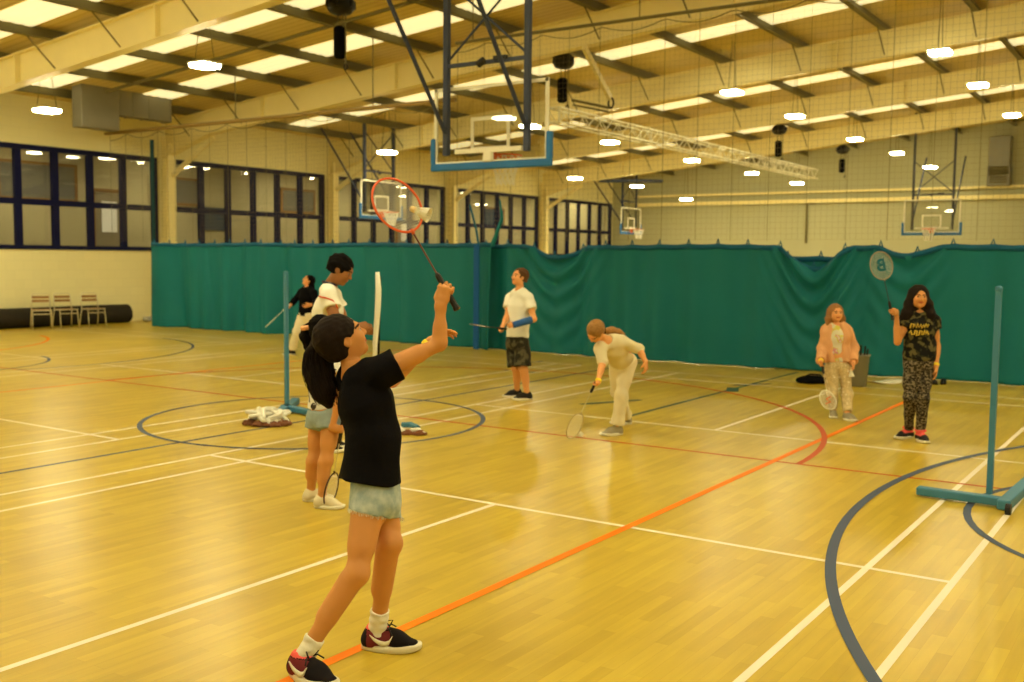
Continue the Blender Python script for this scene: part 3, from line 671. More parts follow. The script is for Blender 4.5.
# ------------------------------------------------------------------ organic surfaces: blended rounded volumes turned into one closed mesh
class Fld:
    def __init__(s): s.ops = []; s.wr = None
    def cap(s, a, b, ra, rb=None, k=.02, u=None, fl=1., fa=None, fb=None, sub=False):
        s.ops.append(('c', np.array(a, float), np.array(b, float), ra, ra if rb is None else rb, k, None if u is None else nrm(u), fl, fa, fb, sub)); return s
    def chain(s, pts, rs, k=.02, **kw):
        for i in range(len(pts)-1): s.cap(pts[i], pts[i+1], rs[i], rs[i+1], k, **kw)
        return s
    def ell(s, c, rad, ax=None, k=.02, sub=False):
        s.ops.append(('e', np.array(c, float), np.array(rad, float), np.eye(3) if ax is None else np.array(ax), k, sub)); return s
    def cut(s, p, n): s.ops.append(('p', np.array(p, float), nrm(n))); return s
    def copy(s): q = Fld(); q.ops = list(s.ops); q.wr = s.wr; return q
    def bounds(s):
        lo = V(9e9, 9e9, 9e9); hi = -lo
        for o in s.ops:
            if o[0] == 'c' and not o[10]:
                r = max(o[3], o[4])*max(1, o[7]); lo = np.minimum(lo, np.minimum(o[1], o[2])-r); hi = np.maximum(hi, np.maximum(o[1], o[2])+r)
            if o[0] == 'e' and not o[5]: r = max(o[2]); lo = np.minimum(lo, o[1]-r); hi = np.maximum(hi, o[1]+r)
        return lo-.02, hi+.02
    def grid(s, h, lo, hi):
        n = np.ceil((hi-lo)/h).astype(int)+1
        ax = [(lo[i]+h*np.arange(n[i])).astype(np.float32) for i in range(3)]
        D = np.full(tuple(n), .3, np.float32)
        for o in s.ops:
            if o[0] == 'p':
                g = (ax[0]-o[1][0])[:, None, None]*o[2][0]+(ax[1]-o[1][1])[None, :, None]*o[2][1]+(ax[2]-o[1][2])[None, None, :]*o[2][2]
                D = np.maximum(D, g.astype(np.float32)); continue
            if o[0] == 'c': r = max(o[3], o[4])*max(1, o[7]); bl, bh = np.minimum(o[1], o[2])-r, np.maximum(o[1], o[2])+r; k = o[5]; sub = o[10]
            else: r = max(o[2]); bl, bh = o[1]-r, o[1]+r; k = o[4]; sub = o[5]
            mg = k+.03; i0 = np.maximum(0, np.floor((bl-mg-lo)/h).astype(int)); i1 = np.minimum(n, np.ceil((bh+mg-lo)/h).astype(int)+1)
            if (i1 <= i0).any(): continue
            sl = tuple(slice(i0[i], i1[i]) for i in range(3))
            X = [ax[0][sl[0]][:, None, None], ax[1][sl[1]][None, :, None], ax[2][sl[2]][None, None, :]]
            if o[0] == 'c':
                a, b, ra, rb = o[1:5]; ba = b-a; L2 = float(ba@ba)+1e-9
                P = [X[i]-np.float32(a[i]) for i in range(3)]; t0 = (P[0]*ba[0]+P[1]*ba[1]+P[2]*ba[2])/L2; t = np.clip(t0, 0, 1)
                Q = [P[i]-t*ba[i] for i in range(3)]; q2 = Q[0]**2+Q[1]**2+Q[2]**2
                if o[6] is not None and o[7] != 1.: u = o[6]; qu = Q[0]*u[0]+Q[1]*u[1]+Q[2]*u[2]; q2 = q2+qu*qu*(1/o[7]**2-1)
                d = np.sqrt(np.maximum(q2, 0))-(ra+(rb-ra)*t); L1 = math.sqrt(L2)
                if o[9] is not None: d = np.maximum(d, (t0-1)*L1-o[9])
                if o[8] is not None: d = np.maximum(d, -t0*L1-o[8])
            else:
                c, rad, R = o[1:4]; P = [X[i]-np.float32(c[i]) for i in range(3)]
                q = sum(((P[0]*R[i][0]+P[1]*R[i][1]+P[2]*R[i][2])/rad[i])**2 for i in range(3)); d = (np.sqrt(q)-1)*min(rad)
            d = d.astype(np.float32); S = D[sl]
            if sub:
                d = -d; hh = np.maximum(k-np.abs(S-d), 0)/max(k, 1e-6); D[sl] = np.maximum(S, d)+hh*hh*k/4
            else:
                hh = np.maximum(k-np.abs(S-d), 0)/max(k, 1e-6); D[sl] = np.minimum(S, d)-hh*hh*k/4
        if s.wr:
            amp, fr, seed = s.wr[:3]; rs = np.random.default_rng(seed); W = 0
            for i in range(5):
                v = rs.normal(size=3)*(s.wr[3] if len(s.wr) > 3 else V(1, 1, 1)); v = v/np.linalg.norm(v)*fr*rs.uniform(.6, 1.6)
                ph = rs.uniform(0, 6.28); W = W+np.sin(ax[0][:, None, None]*v[0]+ax[1][None, :, None]*v[1]+ax[2][None, None, :]*v[2]+ph)
            D = D+(amp*W/2.2).astype(np.float32)
        return D, ax
    def mesh(s, h, lo=None, hi=None):
        L, H = s.bounds(); lo = L if lo is None else np.maximum(L, lo); hi = H if hi is None else np.minimum(H, hi)
        D, ax = s.grid(h, lo-h, hi+h); D[0] = D[-1] = .1; D[:, 0] = D[:, -1] = .1; D[:, :, 0] = D[:, :, -1] = .1
        I = D < 0; n = np.array(D.shape)
        cnt = sum(I[i:n[0]-1+i, j:n[1]-1+j, k:n[2]-1+k].astype(np.int8) for i in (0, 1) for j in (0, 1) for k in (0, 1))
        cells = np.argwhere((cnt > 0) & (cnt < 8)); idx = -np.ones(tuple(n-1), np.int64); idx[tuple(cells.T)] = np.arange(len(cells))
        acc = np.zeros((len(cells), 3)); num = np.zeros(len(cells)); cor = [(i, j, k) for i in (0, 1) for j in (0, 1) for k in (0, 1)]
        vals = {c: D[cells[:, 0]+c[0], cells[:, 1]+c[1], cells[:, 2]+c[2]].astype(float) for c in cor}
        for c in cor:
            for d in range(3):
                if c[d] == 0:
                    c2 = list(c); c2[d] = 1; a, b = vals[c], vals[tuple(c2)]; m = (a < 0) != (b < 0)
                    t = np.where(m, a/np.where(m, a-b, 1), 0); p = np.tile(np.array(c, float), (len(cells), 1)); p[:, d] = t
                    acc += np.where(m[:, None], p, 0); num += m
        vs = lo-h+(cells+acc/num[:, None])*h; fs = []
        for d in range(3):
            e1, e2 = (d+1) % 3, (d+2) % 3; s0 = [slice(None)]*3; s1 = [slice(None)]*3; s0[d] = slice(0, -1); s1[d] = slice(1, None)
            a, b = I[tuple(s0)], I[tuple(s1)]; E = np.argwhere(a != b)
            E = E[(E[:, e1] > 0) & (E[:, e2] > 0)]; sg = a[tuple(E.T)]
            o = []
            for (p, q) in ((1, 1), (0, 1), (0, 0), (1, 0)):
                c = E.copy(); c[:, e1] -= p; c[:, e2] -= q; ok = (c < n-1).all(1); c = np.minimum(c, n-2); o.append(np.where(ok, idx[tuple(c.T)], -1))
            Q = np.stack(o, 1); Q = np.where(sg[:, None], Q, Q[:, ::-1]); fs.append(Q[(Q >= 0).all(1)])
        return vs, np.concatenate(fs)
def surf(name, flds, mats, parent=None, matf=None, smooth=True):
    vs = []; fs = []; n = 0
    for f, h in flds:
        v, q = f.mesh(h)
        if len(v): vs.append(v); fs.append(q+n); n += len(v)
    vs = np.concatenate(vs); fs = np.concatenate(fs); fm = None
    if matf is not None: fm = matf(vs[fs].mean(1))
    me = bpy.data.meshes.new(name); base = V(*(parent['base'] if parent is not None else matbase[0]))
    w = vs-base; me.vertices.add(len(w)); me.vertices.foreach_set('co', w.ravel().astype(np.float32))
    me.loops.add(fs.size); me.loops.foreach_set('vertex_index', fs.ravel().astype(np.int32))
    me.polygons.add(len(fs)); me.polygons.foreach_set('loop_start', np.arange(0, fs.size, 4, dtype=np.int32)); me.polygons.foreach_set('loop_total', np.full(len(fs), 4, dtype=np.int32))
    for m in (mats if isinstance(mats, (list, tuple)) else [mats]): me.materials.append(m)
    me.update(calc_edges=True); me.validate()
    if fm is not None: me.polygons.foreach_set('material_index', fm.astype(np.int32))
    if smooth: me.polygons.foreach_set('use_smooth', np.ones(len(me.polygons), dtype=bool))
    o = bpy.data.objects.new(name, me); COL.objects.link(o)
    if parent is not None: o.parent = parent
    else: o.location = Vector(tuple(base)); o['base'] = tuple(map(float, base))
    return o
matbase = [V(0, 0, 0)]

SKIN = {}
def skin(name, rgb):
    m = mat(name, A(*rgb), .55, .3, noise=.05, nscale=18); m.node_tree.nodes['Principled BSDF'].inputs['Subsurface Weight'].default_value = .06
    m.node_tree.nodes['Principled BSDF'].inputs['Subsurface Radius'].default_value = (.012, .005, .002); return m
M['eyewhite'] = mat('eye_white', A(176, 150, 104), .5); M['iris'] = mat('dark_iris', A(34, 20, 12), .2)
M['brow'] = mat('dark_brow_hair', A(44, 26, 14), .8); M['lip'] = mat('lip_skin', A(176, 84, 48), .45)
M['bandyellow'] = mat('yellow_wristband', A(236, 196, 30), .6)

def head(B, c, fwd, up, H):
    """H: chin to crown. Returns local axes."""
    Y = nrm(fwd); Z = nrm(np.array(up)-Y*np.dot(up, Y)); X = np.cross(Y, Z); R = [X, Y, Z]
    W = lambda x, y, z: np.array(c)+(X*x+Y*y+Z*z)*H
    E = lambda x, y, z, rx, ry, rz, k=.1, sub=False: B.ell(W(x, y, z), V(rx, ry, rz)*H, R, k*H, sub)
    E(0, -.06, .13, .345, .43, .365); E(0, .10, -.06, .285, .30, .36, .12); E(0, .13, -.30, .2, .21, .17, .12); E(0, .27, -.41, .09, .09, .075, .1)
    for s in (-1, 1):
        E(s*.15, .25, -.12, .12, .13, .12, .1); E(s*.215, .05, -.25, .07, .16, .14, .1)
    B.cap(W(-.15, .35, .10), W(.15, .35, .10), .05*H, .05*H, .07*H)
    for s in (-1, 1): E(s*.15, .45, .02, .085, .06, .05, .05, True)
    for s in (-1, 1): E(s*.148, .335, .02, .06, .06, .05, .01)
    B.chain([W(0, .385, .05), W(0, .445, -.08), W(0, .465, -.115)], [.03*H, .038*H, .042*H], .04*H)
    for s in (-1, 1): E(s*.055, .42, -.125, .04, .05, .035, .03)
    B.cap(W(-.07, .385, -.215), W(.07, .385, -.215), .026*H, None, .02*H); B.cap(W(-.06, .375, -.262), W(.06, .375, -.262), .03*H, None, .02*H)
    for s in (-1, 1):
        E(s*.335, -.03, -.02, .035, .085, .135, .03); E(s*.365, -.005, -.01, .02, .045, .08, .02, True)
    def mf(P):
        Q = (P-np.array(c))/H; x, y, z = Q@X, Q@Y, Q@Z; m = np.zeros(len(P), int)
        ax = np.abs(x); inh = (np.abs(z) < .6) & (ax < .5)
        m[inh & (np.abs(ax-.148) < .062) & (np.abs(z-.02) < .022) & (y > .28)] = 1
        m[inh & (np.abs(ax-.148) < .036) & (np.abs(z-.02) < .026) & (y > .28)] = 2
        m[inh & (np.abs(ax-.15) < .105) & (np.abs(z-.125+.3*(ax-.15)**2*8) < .02) & (y > .2)] = 3
        m[inh & (ax < .115) & (np.abs(z+.238) < .04) & (y > .36)] = 4
        return m
    return W, R, mf
def hand(B, w, d, n, t, s, curl=(25, 35, 25), spread=.06, thumb=.5):
    """w wrist, d to the knuckles, n out of the palm, t towards the thumb."""
    d = nrm(d); n = nrm(np.array(n)-d*np.dot(n, d)); t0 = np.cross(d, n); t = t0 if np.dot(t0, t) > 0 else -t0; w = np.array(w, float)
    B.cap(w-d*.01*s, w+d*.03*s, .02*s, .019*s, .015*s, u=t, fl=1.35); B.cap(w+d*.03*s, w+d*.078*s, .0155*s, .0145*s, .012*s, u=t, fl=2.25)
    B.ell(w+d*.04*s+t*.022*s+n*.008*s, V(.017, .028, .015)*s, [t, d, n], .012*s)
    L = [.070, .080, .074, .058]; fr = (.46, .30, .24)
    for j in range(4):
        off = (1.5-j)*.0192; p = w+d*(.088-.006*abs(j-1.3))*s+t*off*s; dirv = nrm(d+t*off/.0192*spread); ang = 0; r = (.0088-.0006*(j == 3))*s
        for q in range(3):
            ang += math.radians(curl[q]+(3*j if curl[0] > 10 else 0)); v = dirv*math.cos(ang)+n*math.sin(ang); p2 = p+v*L[j]*fr[q]*s
            B.cap(p, p2, r, r*.9, .003*s); p = p2; r *= .92
    p = w+d*.028*s+t*.028*s+n*.006*s; v1 = nrm(t*(1-thumb)+d*.75+n*(.25+thumb*.7)); p2 = p+v1*.038*s; v2 = nrm(d*.8+n*(.2+thumb)-t*thumb*.6); p3 = p2+v2*.03*s
    B.cap(p, p2, .0115*s, .0098*s, .01*s); B.cap(p2, p3, .0098*s, .008*s, .004*s)
def grip(G, Ax, dh, s, palm=1):
    """wrist, knuckle direction and palm normal for a fist around axis Ax at G; dh: rough forearm direction."""
    Ax = nrm(Ax); d = nrm(np.array(dh)-Ax*np.dot(dh, Ax)*.85); d_ = nrm(d-Ax*np.dot(d, Ax)); n = nrm(np.cross(d_, Ax))*palm
    return np.array(G)-d_*.078*s-n*.030*s, d_, n
class Person: pass
def person(label, J, dim, sk, H, hh, fine=.0, base=None):
    """J: joints as world points. One continuous body mesh."""
    D = dict(thigh=.078, knee=.052, calf=.056, ank=.036, ua=.043, el=.035, fa=.036, wr=.025, neck=.05, chest=(.105, 1.42), waist=(.092, 1.32), hip=(.105, 1.38)); D.update(dim)
    P = Person(); P.J = J; P.D = D; B = Fld(); hl, hr = J['hipL'], J['hipR']; pel = (hl+hr)/2; nk = J['neck']; sl, sr = J['shL'], J['shR']
    lat = nrm(nrm(sr-sl)+nrm(hr-hl)) if 'lat' not in J else J['lat']; P.lat = lat; ch = J.get('chest', lerp(nk, pel, .30)); wa = J.get('waist', lerp(nk, pel, .68)); P.ch, P.wa, P.pel = ch, wa, pel
    def torso(Bd, e=0., k=.05):
        Bd.cap(ch, wa, D['chest'][0]+e, D['waist'][0]+e, k, u=lat, fl=D['chest'][1]); Bd.cap(wa, pel, D['waist'][0]+e, D['hip'][0]+e, k, u=lat, fl=D['hip'][1])
        Bd.cap(lerp(nk, ch, .25), ch, .062+e, D['chest'][0]*.92+e, k, u=lat, fl=1.5)
        for s_ in (sl, sr): Bd.cap(lerp(nk, s_, .25), s_, .045+e, D['ua']*1.12+e, k)
    P.torso = torso; torso(B)
    hc = J['head']; B.cap(nk, hc-nrm(J['up'])*H*.28-nrm(J['fwd'])*H*.06, D['neck'], D['neck']*.92, .03)
    fwd = J.get('bfwd', np.cross(UP, lat))
    for q in 'LR':
        h_, k_, a_ = J['hip'+q], J['knee'+q], J['ank'+q]; B.cap(h_, k_, D['thigh'], D['knee'], .035); B.cap(lerp(h_, k_, .1), lerp(h_, k_, .6), D['thigh'], D['thigh']*.86, .03)
        bk = nrm(a_-k_); back = -J.get('foot'+q, fwd); back = nrm(back-bk*np.dot(back, bk))
        B.cap(k_, a_, D['knee']*.92, D['ank'], .03); B.cap(lerp(k_, a_, .12)+back*.012, lerp(k_, a_, .52)+back*.012, D['calf']*.9, D['calf']*.8, .03)
        B.ell(k_-back*.012, V(1, 1, 1)*D['knee']*.80, None, .03)
        ft = J.get('foot'+q, fwd); B.cap(a_-UP*.02, a_+ft*.05-UP*(a_[2]-.045), .030, .022, .02)
        s_, e_, w_ = J['sh'+q], J['el'+q], J['wr'+q]; B.cap(s_, e_, D['ua']*1.05, D['el'], .03); B.cap(lerp(s_, e_, .2), lerp(s_, e_, .62), D['ua'], D['ua']*.93, .02)
        B.cap(e_, w_, D['el']*.98, D['wr'], .02); B.cap(lerp(e_, w_, .12), lerp(e_, w_, .45), D['fa'], D['fa']*.9, .02)
    flds = []; main = B.copy(); up = nrm(J['up']); nb = hc-up*H*.62
    Bh = B.copy(); W, R, mf = head(Bh, hc, J['fwd'], J['up'], H); P.W, P.R = W, R
    axn = nrm(hc-up*H*.3-nk); cutp = lerp(nk, hc-up*H*.3, .55)
    hb = Fld(); hb.ops = [o for o in Bh.ops]; hb.cut(cutp-axn*.006, -axn)
    # the head region only keeps volumes near the head
    hb.cut(hc+nrm(np.cross(up, lat))*0+lat*H*.85, lat); hb.cut(hc-lat*H*.85, -lat)
    hb.head = (hc, H)
    hs = J.get('hs', {}); Bm = B.copy(); fl_hand = []
    for q in 'LR':
        w_ = J['wr'+q]; e_ = J['el'+q]; ad = nrm(w_-e_); prm = J.get('hand'+q)
        if prm is None: prm = dict(d=ad, n=np.cross(ad, fwd)*(1 if q == 'L' else -1), t=fwd)
        s = prm.get('s', D.get('hand', .95)); Bq = Fld(); Bq.cap(e_, w_, D['el']*.98, D['wr'], .02); Bq.cap(lerp(e_, w_, .12), lerp(e_, w_, .45), D['fa'], D['fa']*.9, .02)
        hand(Bq, w_, prm['d'], prm['n'], prm['t'], s, prm.get('curl', (22, 30, 22)), prm.get('spread', .05), prm.get('thumb', .4))
        Bq.cut(w_-ad*.04, -ad); fl_hand.append((Bq, hh)); 
    P.body_field = B
    return P, Bm, hb, fl_hand, mf, cutp, axn
def finish(label, P, Bm, hb, fl_hand, mf, cutp, axn, h, hh, sk, H):
    # body: everything below the middle of the neck; head: above it, finer; hands: finer still; all in ONE mesh
    J = P.J; hc = J['head']
    hf = Fld(); hf.ops = [o for o in hb.ops if o[0] == 'p' or np.linalg.norm((o[1]) - hc) < H*1.25 or (o[0] == 'c' and np.linalg.norm(o[2]-hc) < H*1.0)]
    lo = hc-V(1, 1, 1)*H*.95; hi = hc+V(1, 1, 1)*H*.95
    class Lim:
        def __init__(s, f, lo, hi): s.f, s.lo, s.hi = f, lo, hi
        def mesh(s, h): return s.f.mesh(h, s.lo, s.hi)
    base = V(P.pel[0], P.pel[1], 0.); 
    if 'base' in J: base = J['base']
    matbase[0] = base
    o = surf('person', [(Bm, h), (Lim(hf, lo, hi), hh)]+fl_hand, [sk, M['eyewhite'], M['iris'], M['brow'], M['lip']], None, mf)
    P.o = tag(o, label, 'person'); return P
def build_person(label, J, dim, sk, H, h, hh):
    a = person(label, J, dim, sk, H, hh); return finish(label, a[0], *a[1:], h, hh, sk, H)
def shirt(P, name, mt, hem, e=.014, sleeve=.55, neck=.07, h=.01, label=None, flare=.0, hemfl=1.4, wr=(.004, 38, 1), sr=.012, extra=None, neckoff=None, side=None):
    J, D = P.J, P.D; f = Fld(); lat = P.lat; nk = J['neck']
    if side is None: f.cap(P.ch, hem, D['chest'][0]+e, D['waist'][0]+e+flare, .05, u=lat, fl=hemfl, fb=.0)
    else: f.cap(P.ch, side, D['chest'][0]+e, D['waist'][0]+e+.004, .05, u=lat, fl=hemfl); f.cap(side, hem, D['waist'][0]+e+.002, D['waist'][0]+e+flare, .05, u=lat, fl=hemfl, fb=.0)
    f.cap(lerp(nk, P.ch, .25), P.ch, .062+e, D['chest'][0]*.94+e, .05, u=lat, fl=1.5)
    for s_ in (J['shL'], J['shR']): f.cap(lerp(nk, s_, .25), s_, .045+e, D['ua']*1.12+e, .05)
    ss = sleeve if isinstance(sleeve, (tuple, list)) else (sleeve, sleeve)
    for q, sv in zip('LR', ss):
        s_, e_, w_ = J['sh'+q], J['el'+q], J['wr'+q]
        if sv <= 1: f.cap(s_, lerp(s_, e_, sv), D['ua']*1.1+e, D['ua']*.98+e+sr, .03, fb=.0)
        else: f.cap(s_, e_, D['ua']*1.08+e, D['el']+e, .03); f.cap(e_, lerp(e_, w_, sv-1), D['el']+e, D['wr']+e*1.1+sr*.5, .02, fb=0.)
    up = nrm(J['head']-nk); no = nk+up*.035 if neckoff is None else nk+neckoff
    f.ell(no, V(neck, neck, neck*.75), frame(up), .01, True)
    if extra: extra(f)
    f.wr = wr
    return tag(surf(name, [(f, h)], mt, P.o), label)
def legs(P, name, mt, frac, e=.012, top=.25, h=.01, flare=.01, wr=(.004, 40, 2), label=None, calf=None, cutz=None):
    J, D = P.J, P.D; f = Fld(); f.cap(lerp(P.pel, P.wa, top+.25), P.pel, D['waist'][0]*1.02+e, D['hip'][0]+e, .04, u=P.lat, fl=D['hip'][1], fa=-.02)
    for q in 'LR':
        h_, k_, a_ = J['hip'+q], J['knee'+q], J['ank'+q]
        if frac > 1: f.ell(k_-nrm(-J.get('foot'+q, V(0, 1, 0)))*.012, V(1, 1, 1)*(D['knee']*.84+e+.004), None, .03)
        if frac <= 1: f.cap(h_, lerp(h_, k_, frac), D['thigh']+e, lerp(D['thigh'], D['knee'], frac*.6)+e+flare, .03, fb=0.)
        else:
            f.cap(h_, k_, D['thigh']+e, D['knee']+e, .03); f.cap(lerp(h_, k_, .1), lerp(h_, k_, .6), D['thigh']+e, D['thigh']*.88+e, .03)
            f.cap(k_, lerp(k_, a_, frac-1), D['knee']+e*.8, (calf or D['ank'])+e+flare, .03, fb=0.)
            bk = nrm(a_-k_); back = -J.get('foot'+q, V(0, 1, 0)); back = nrm(back-bk*np.dot(back, bk)); f.cap(lerp(k_, a_, .12)+back*.01, lerp(k_, a_, .5)+back*.01, D['calf']*.9+e, D['calf']*.8+e, .03)
    f.wr = wr
    if cutz is not None: f.cut(*cutz)
    return tag(surf(name, [(f, h)], mt, P.o), label)
def shoe(P, q, mts, L=.25, h=.008, collar=.09, lab=None, sole_m=None, two=None, wide=.088, tongue=None):
    """mts: upper material(s); local frame x toe, z up, standing on the floor under the ankle"""
    J = P.J; a = J['ank'+q]; ft = nrm(J['foot'+q]*V(1, 1, 0)); z0 = J.get('lift'+q, 0.); X, Z = ft, UP
    pt = J.get('pitch'+q, 0.)
    if pt: X = nrm(ft*math.cos(pt)-UP*math.sin(pt)); Z = nrm(np.cross(np.cross(X, UP), X))
    Yv = np.cross(Z, X); o = V(a[0], a[1], 0)-ft*L*.25
    o = o+UP*z0; W = lambda x, y, z: o+X*x*L+Yv*y*L+Z*z*L
    f = Fld(); f.cap(W(.13, 0, .16), W(.2, 0, .34), .15*L, .135*L, .03, u=Yv, fl=.95); f.cap(W(.2, 0, .2), W(.62, 0, .17), .17*L, .14*L, .03, u=Yv, fl=1.05)
    f.cap(W(.6, .01, .15), W(.88, .01, .105), .125*L, .078*L, .03, u=Yv, fl=1.5); f.cap(W(.25, 0, .33), W(.55, 0, .24), .11*L, .1*L, .03)
    f.ell(W(.2, 0, .50), V(.095, .095, .09)*L, None, .01, True); f.cut(W(0, 0, .075), -Z)
    def mf(Pt):
        Q = (Pt-o)@X/L; zz = (Pt-o)@Z/L
        m = np.zeros(len(Pt), int)
        if two: m[((Q > .10) & (Q < .50) & (zz < .36))] = 1; m[(zz > .375) & (Q < .46)] = 2
        if tongue: m[:] = 0; m[(zz > tongue) & (Q < .66)] = 1
        return m
    s = tag(surf('shoe', [(f, h)], mts if two else [mts], P.o, mf if two else None), lab)
    m = MB(); out = []
    n = 28
    for i in range(n):
        t = 2*math.pi*i/n; x = .5+.5*math.cos(t); wv = (.155+.045*math.sin((x-.15)*3.2)) if x > .0 else .14
        out.append(((.5+.51*math.cos(t))*L, math.copysign(abs(math.sin(t))**.65, math.sin(t))*wv*L*(1.12)*(.88 if x < .2 else 1)))
    lv = [(.95, 0), (1.02, .02), (1.03, .075), (.99, .11)]; vs = []
    for sc, z in lv:
        for (x, y) in out: xx = (x-.5*L)*sc+.5*L; rise = .035*L*max(0, (xx/L-.72)/.28)**2; vs.append(o+X*xx+Yv*y*sc+Z*(z*L+rise))
    fs = [tuple(range(n))[::-1], tuple(range(3*n, 4*n))]+[(r*n+i, r*n+(i+1) % n, (r+1)*n+(i+1) % n, (r+1)*n+i) for r in range(3) for i in range(n)]
    m.add(vs, fs); so = m.build('sole', sole_m or M['white'], P.o, True); so.parent = s; so.location = (0, 0, 0)
    for v in so.data.vertices: v.co = v.co-Vector(P.o['base'])
    s.data.update(); return s, W, (X, Yv, Z)
def sub(mb, name, mt, P, parent=None, smooth=True):
    o = mb.build(name, mt, P.o, smooth)
    if parent is not None: o.parent = parent
    return o
def wristband(P, q, mt, name='wristband'):
    J = P.J; w, e = J['wr'+q], J['el'+q]; d = nrm(w-e); m = MB(); r = P.D['wr']+.006; X = frame(d)
    m.lathe([(r-.004, -.014), (r, -.012), (r+.002, 0), (r, .012), (r-.004, .014)], w-d*.025, X, 18); return sub(m, name, mt, P)

def racket(label, butt, dirv, nv, cols, L=.66, logo=None, grp='badminton rackets'):
    butt = np.array(butt, float); d = nrm(dirv); n = nrm(np.array(nv)-d*np.dot(nv, d)); s = np.cross(d, n); Wd = lambda a, b, c=0: butt+d*a+s*b+n*c
    t = thing('badminton_racket', butt, label, 'racket', grp)
    MB().lathe([(.012, 0), (.0165, .003), (.0165, .012), (.0140, .02), (.0135, .16), (.0125, .175), (.007, .185)], butt, [s, n, d], 8).build('grip', cols[0], t)
    MB().tube(Wd(.18, 0), Wd(.40, 0), .0038, n=8).build('shaft', cols[1], t); hl, hw = .13*L/.66, .105*L/.66; cc = .40+hl
    m = MB(); m.ring(Wd(cc, 0), d*hl, s*hw, .0056, 40, 7); m.tube(Wd(.385, 0), Wd(.41, 0), .0075, .006, 8); m.build('head_frame', cols[2], t, True)
    m = MB()
    for i in range(-10, 11):
        x = i*hw/10.6; y = hl*math.sqrt(max(0, 1-(x/hw)**2)); m.tube(Wd(cc-y, x), Wd(cc+y, x), .0007, n=3)
    for i in range(-11, 12):
        y = i*hl/11.6; x = hw*math.sqrt(max(0, 1-(y/hl)**2)); m.tube(Wd(cc+y, -x), Wd(cc+y, x), .0007, n=3)
    m.build('strings', M['cord'] if len(cols) < 4 else cols[3], t)
    if logo: logo(t, Wd, cc, hl, hw)
    return t
def shuttle(p, d, label):
    """p: cork tip; d: from cork to skirt"""
    X = frame(d); t = thing('shuttlecock', p, label, 'shuttlecock', 'shuttlecocks'); p = np.array(p, float)
    MB().lathe([(.004, 0), (.010, .003), (.0132, .01), (.0135, .022), (.012, .026)], p, X, 16).build('cork', mat('cork_cream', A(230, 190, 110), .7), t, True)
    m = MB(); k = 16
    for i in range(k):
        a = 2*math.pi*i/k; a0, a1 = a-.19, a+.19; q = lambda r, z, an: p+X[0]*r*math.cos(an)+X[1]*r*math.sin(an)+X[2]*z
        m.tube(q(.011, .024, a), q(.03, .083, a), .001, n=4)
        vs = [q(.018, .045, a0*.5+a*.5), q(.031, .086, a0), q(.0325, .09, a), q(.031, .086, a1), q(.018, .045, a1*.5+a*.5)]
        m.add(vs+[v+nrm(v-p-X[2]*np.dot(v-p, X[2]))*.0008 for v in vs], [(0, 1, 2, 3, 4), (9, 8, 7, 6, 5)])
    m.ring(p+X[2]*.05, X[0]*.0205, X[1]*.0205, .001, 20, 4); m.build('feather_skirt', M['white'], t); return t
def haircap(P, H, mt, f=None, low=-.28, front=.13, thick=.045, h=.008, wr=(.003, 160, 5), name='hair', long=None, label=None, mats2=None):
    W, R = P.W, P.R; f = Fld(); f.ell(W(0, -.105, .145), V(.345+thick, .425+thick*.75, .365+thick)*H, R, .02)
    f.ell(W(0, -.2, -.12), V(.30+thick*.6, .26+thick, .3)*H, R, .06*H)
    f.ell(W(0, .50, -.17), V(.34, .42, .33+front)*H, R, .03*H, True)
    if low is not None: f.cut(W(0, 0, low), -R[2])
    for s in (-1, 1): f.ell(W(s*.38, .0, -.06), V(.09, .1, .13)*H, R, .02*H, True)
    if long: long(f, W, R)
    f.wr = wr; return tag(surf(name, [(f, h)], mt, P.o), label)
# ------------------------------------------------------------------ people
def G0(px, py, d, z=0.): p = at(px, py, d); return V(p[0], p[1], z)
SK = dict(girl=skin('warm_skin', (204, 132, 58)), man=skin('tan_skin', (150, 92, 40)), pale=skin('fair_skin', (226, 150, 74)))
HAIR = dict(dark=ramp_mat('dark_brown_hair', [(0, A(9, 6, 4)), (.6, A(30, 18, 9))], 60, stretch=(6, 6, 1), interp='LINEAR', rough=.75),
            black=mat('black_hair', A(13, 9, 6), .75, .06), brown=mat('brown_hair', A(84, 50, 18), .6, .3, noise=.2, nscale=60),
            blond=ramp_mat('dark_blond_hair', [(0, A(112, 72, 28)), (1, A(178, 124, 54))], 40, stretch=(1, 1, 3), interp='LINEAR', rough=.55), mid=mat('light_brown_hair', A(146, 92, 36), .6, .3, noise=.2, nscale=60))
DEN = ramp_mat('washed_denim', [(0, A(104, 114, 98)), (.42, A(148, 154, 124)), (.7, A(192, 188, 144))], 16, detail=6, interp='LINEAR', rough=.9)
DEN2 = mat('pale_denim', A(142, 146, 116), .9, .1, noise=.2, nscale=26)
WHITE = mat('white_cotton', A(232, 214, 158), .9, .1, bump=.15, bscale=90); CREAM = mat('cream_cotton', A(232, 206, 136), .9, .1, noise=.04, nscale=20)
SOLE = mat('white_shoe_sole', A(226, 204, 140), .5)
MAROON = mat('maroon_shoe_mesh', A(112, 40, 34), .8, .15, noise=.2, nscale=300); PINK = mat('pink_shoe_collar', A(240, 92, 66), .7); SBLACK = mat('black_shoe_fabric', A(22, 16, 14), .8, .15, noise=.3, nscale=200)
GREYSHOE = mat('grey_shoe', A(152, 134, 86), .8); BLKSHOE = mat('black_shoe', A(26, 20, 14), .7); WSHOE = mat('white_shoe', A(224, 198, 130), .6)
CAMO = ramp_mat('camouflage_print', [(0, A(18, 16, 9)), (.50, A(44, 40, 18)), (.58, A(92, 78, 34))], 20, detail=1.2)
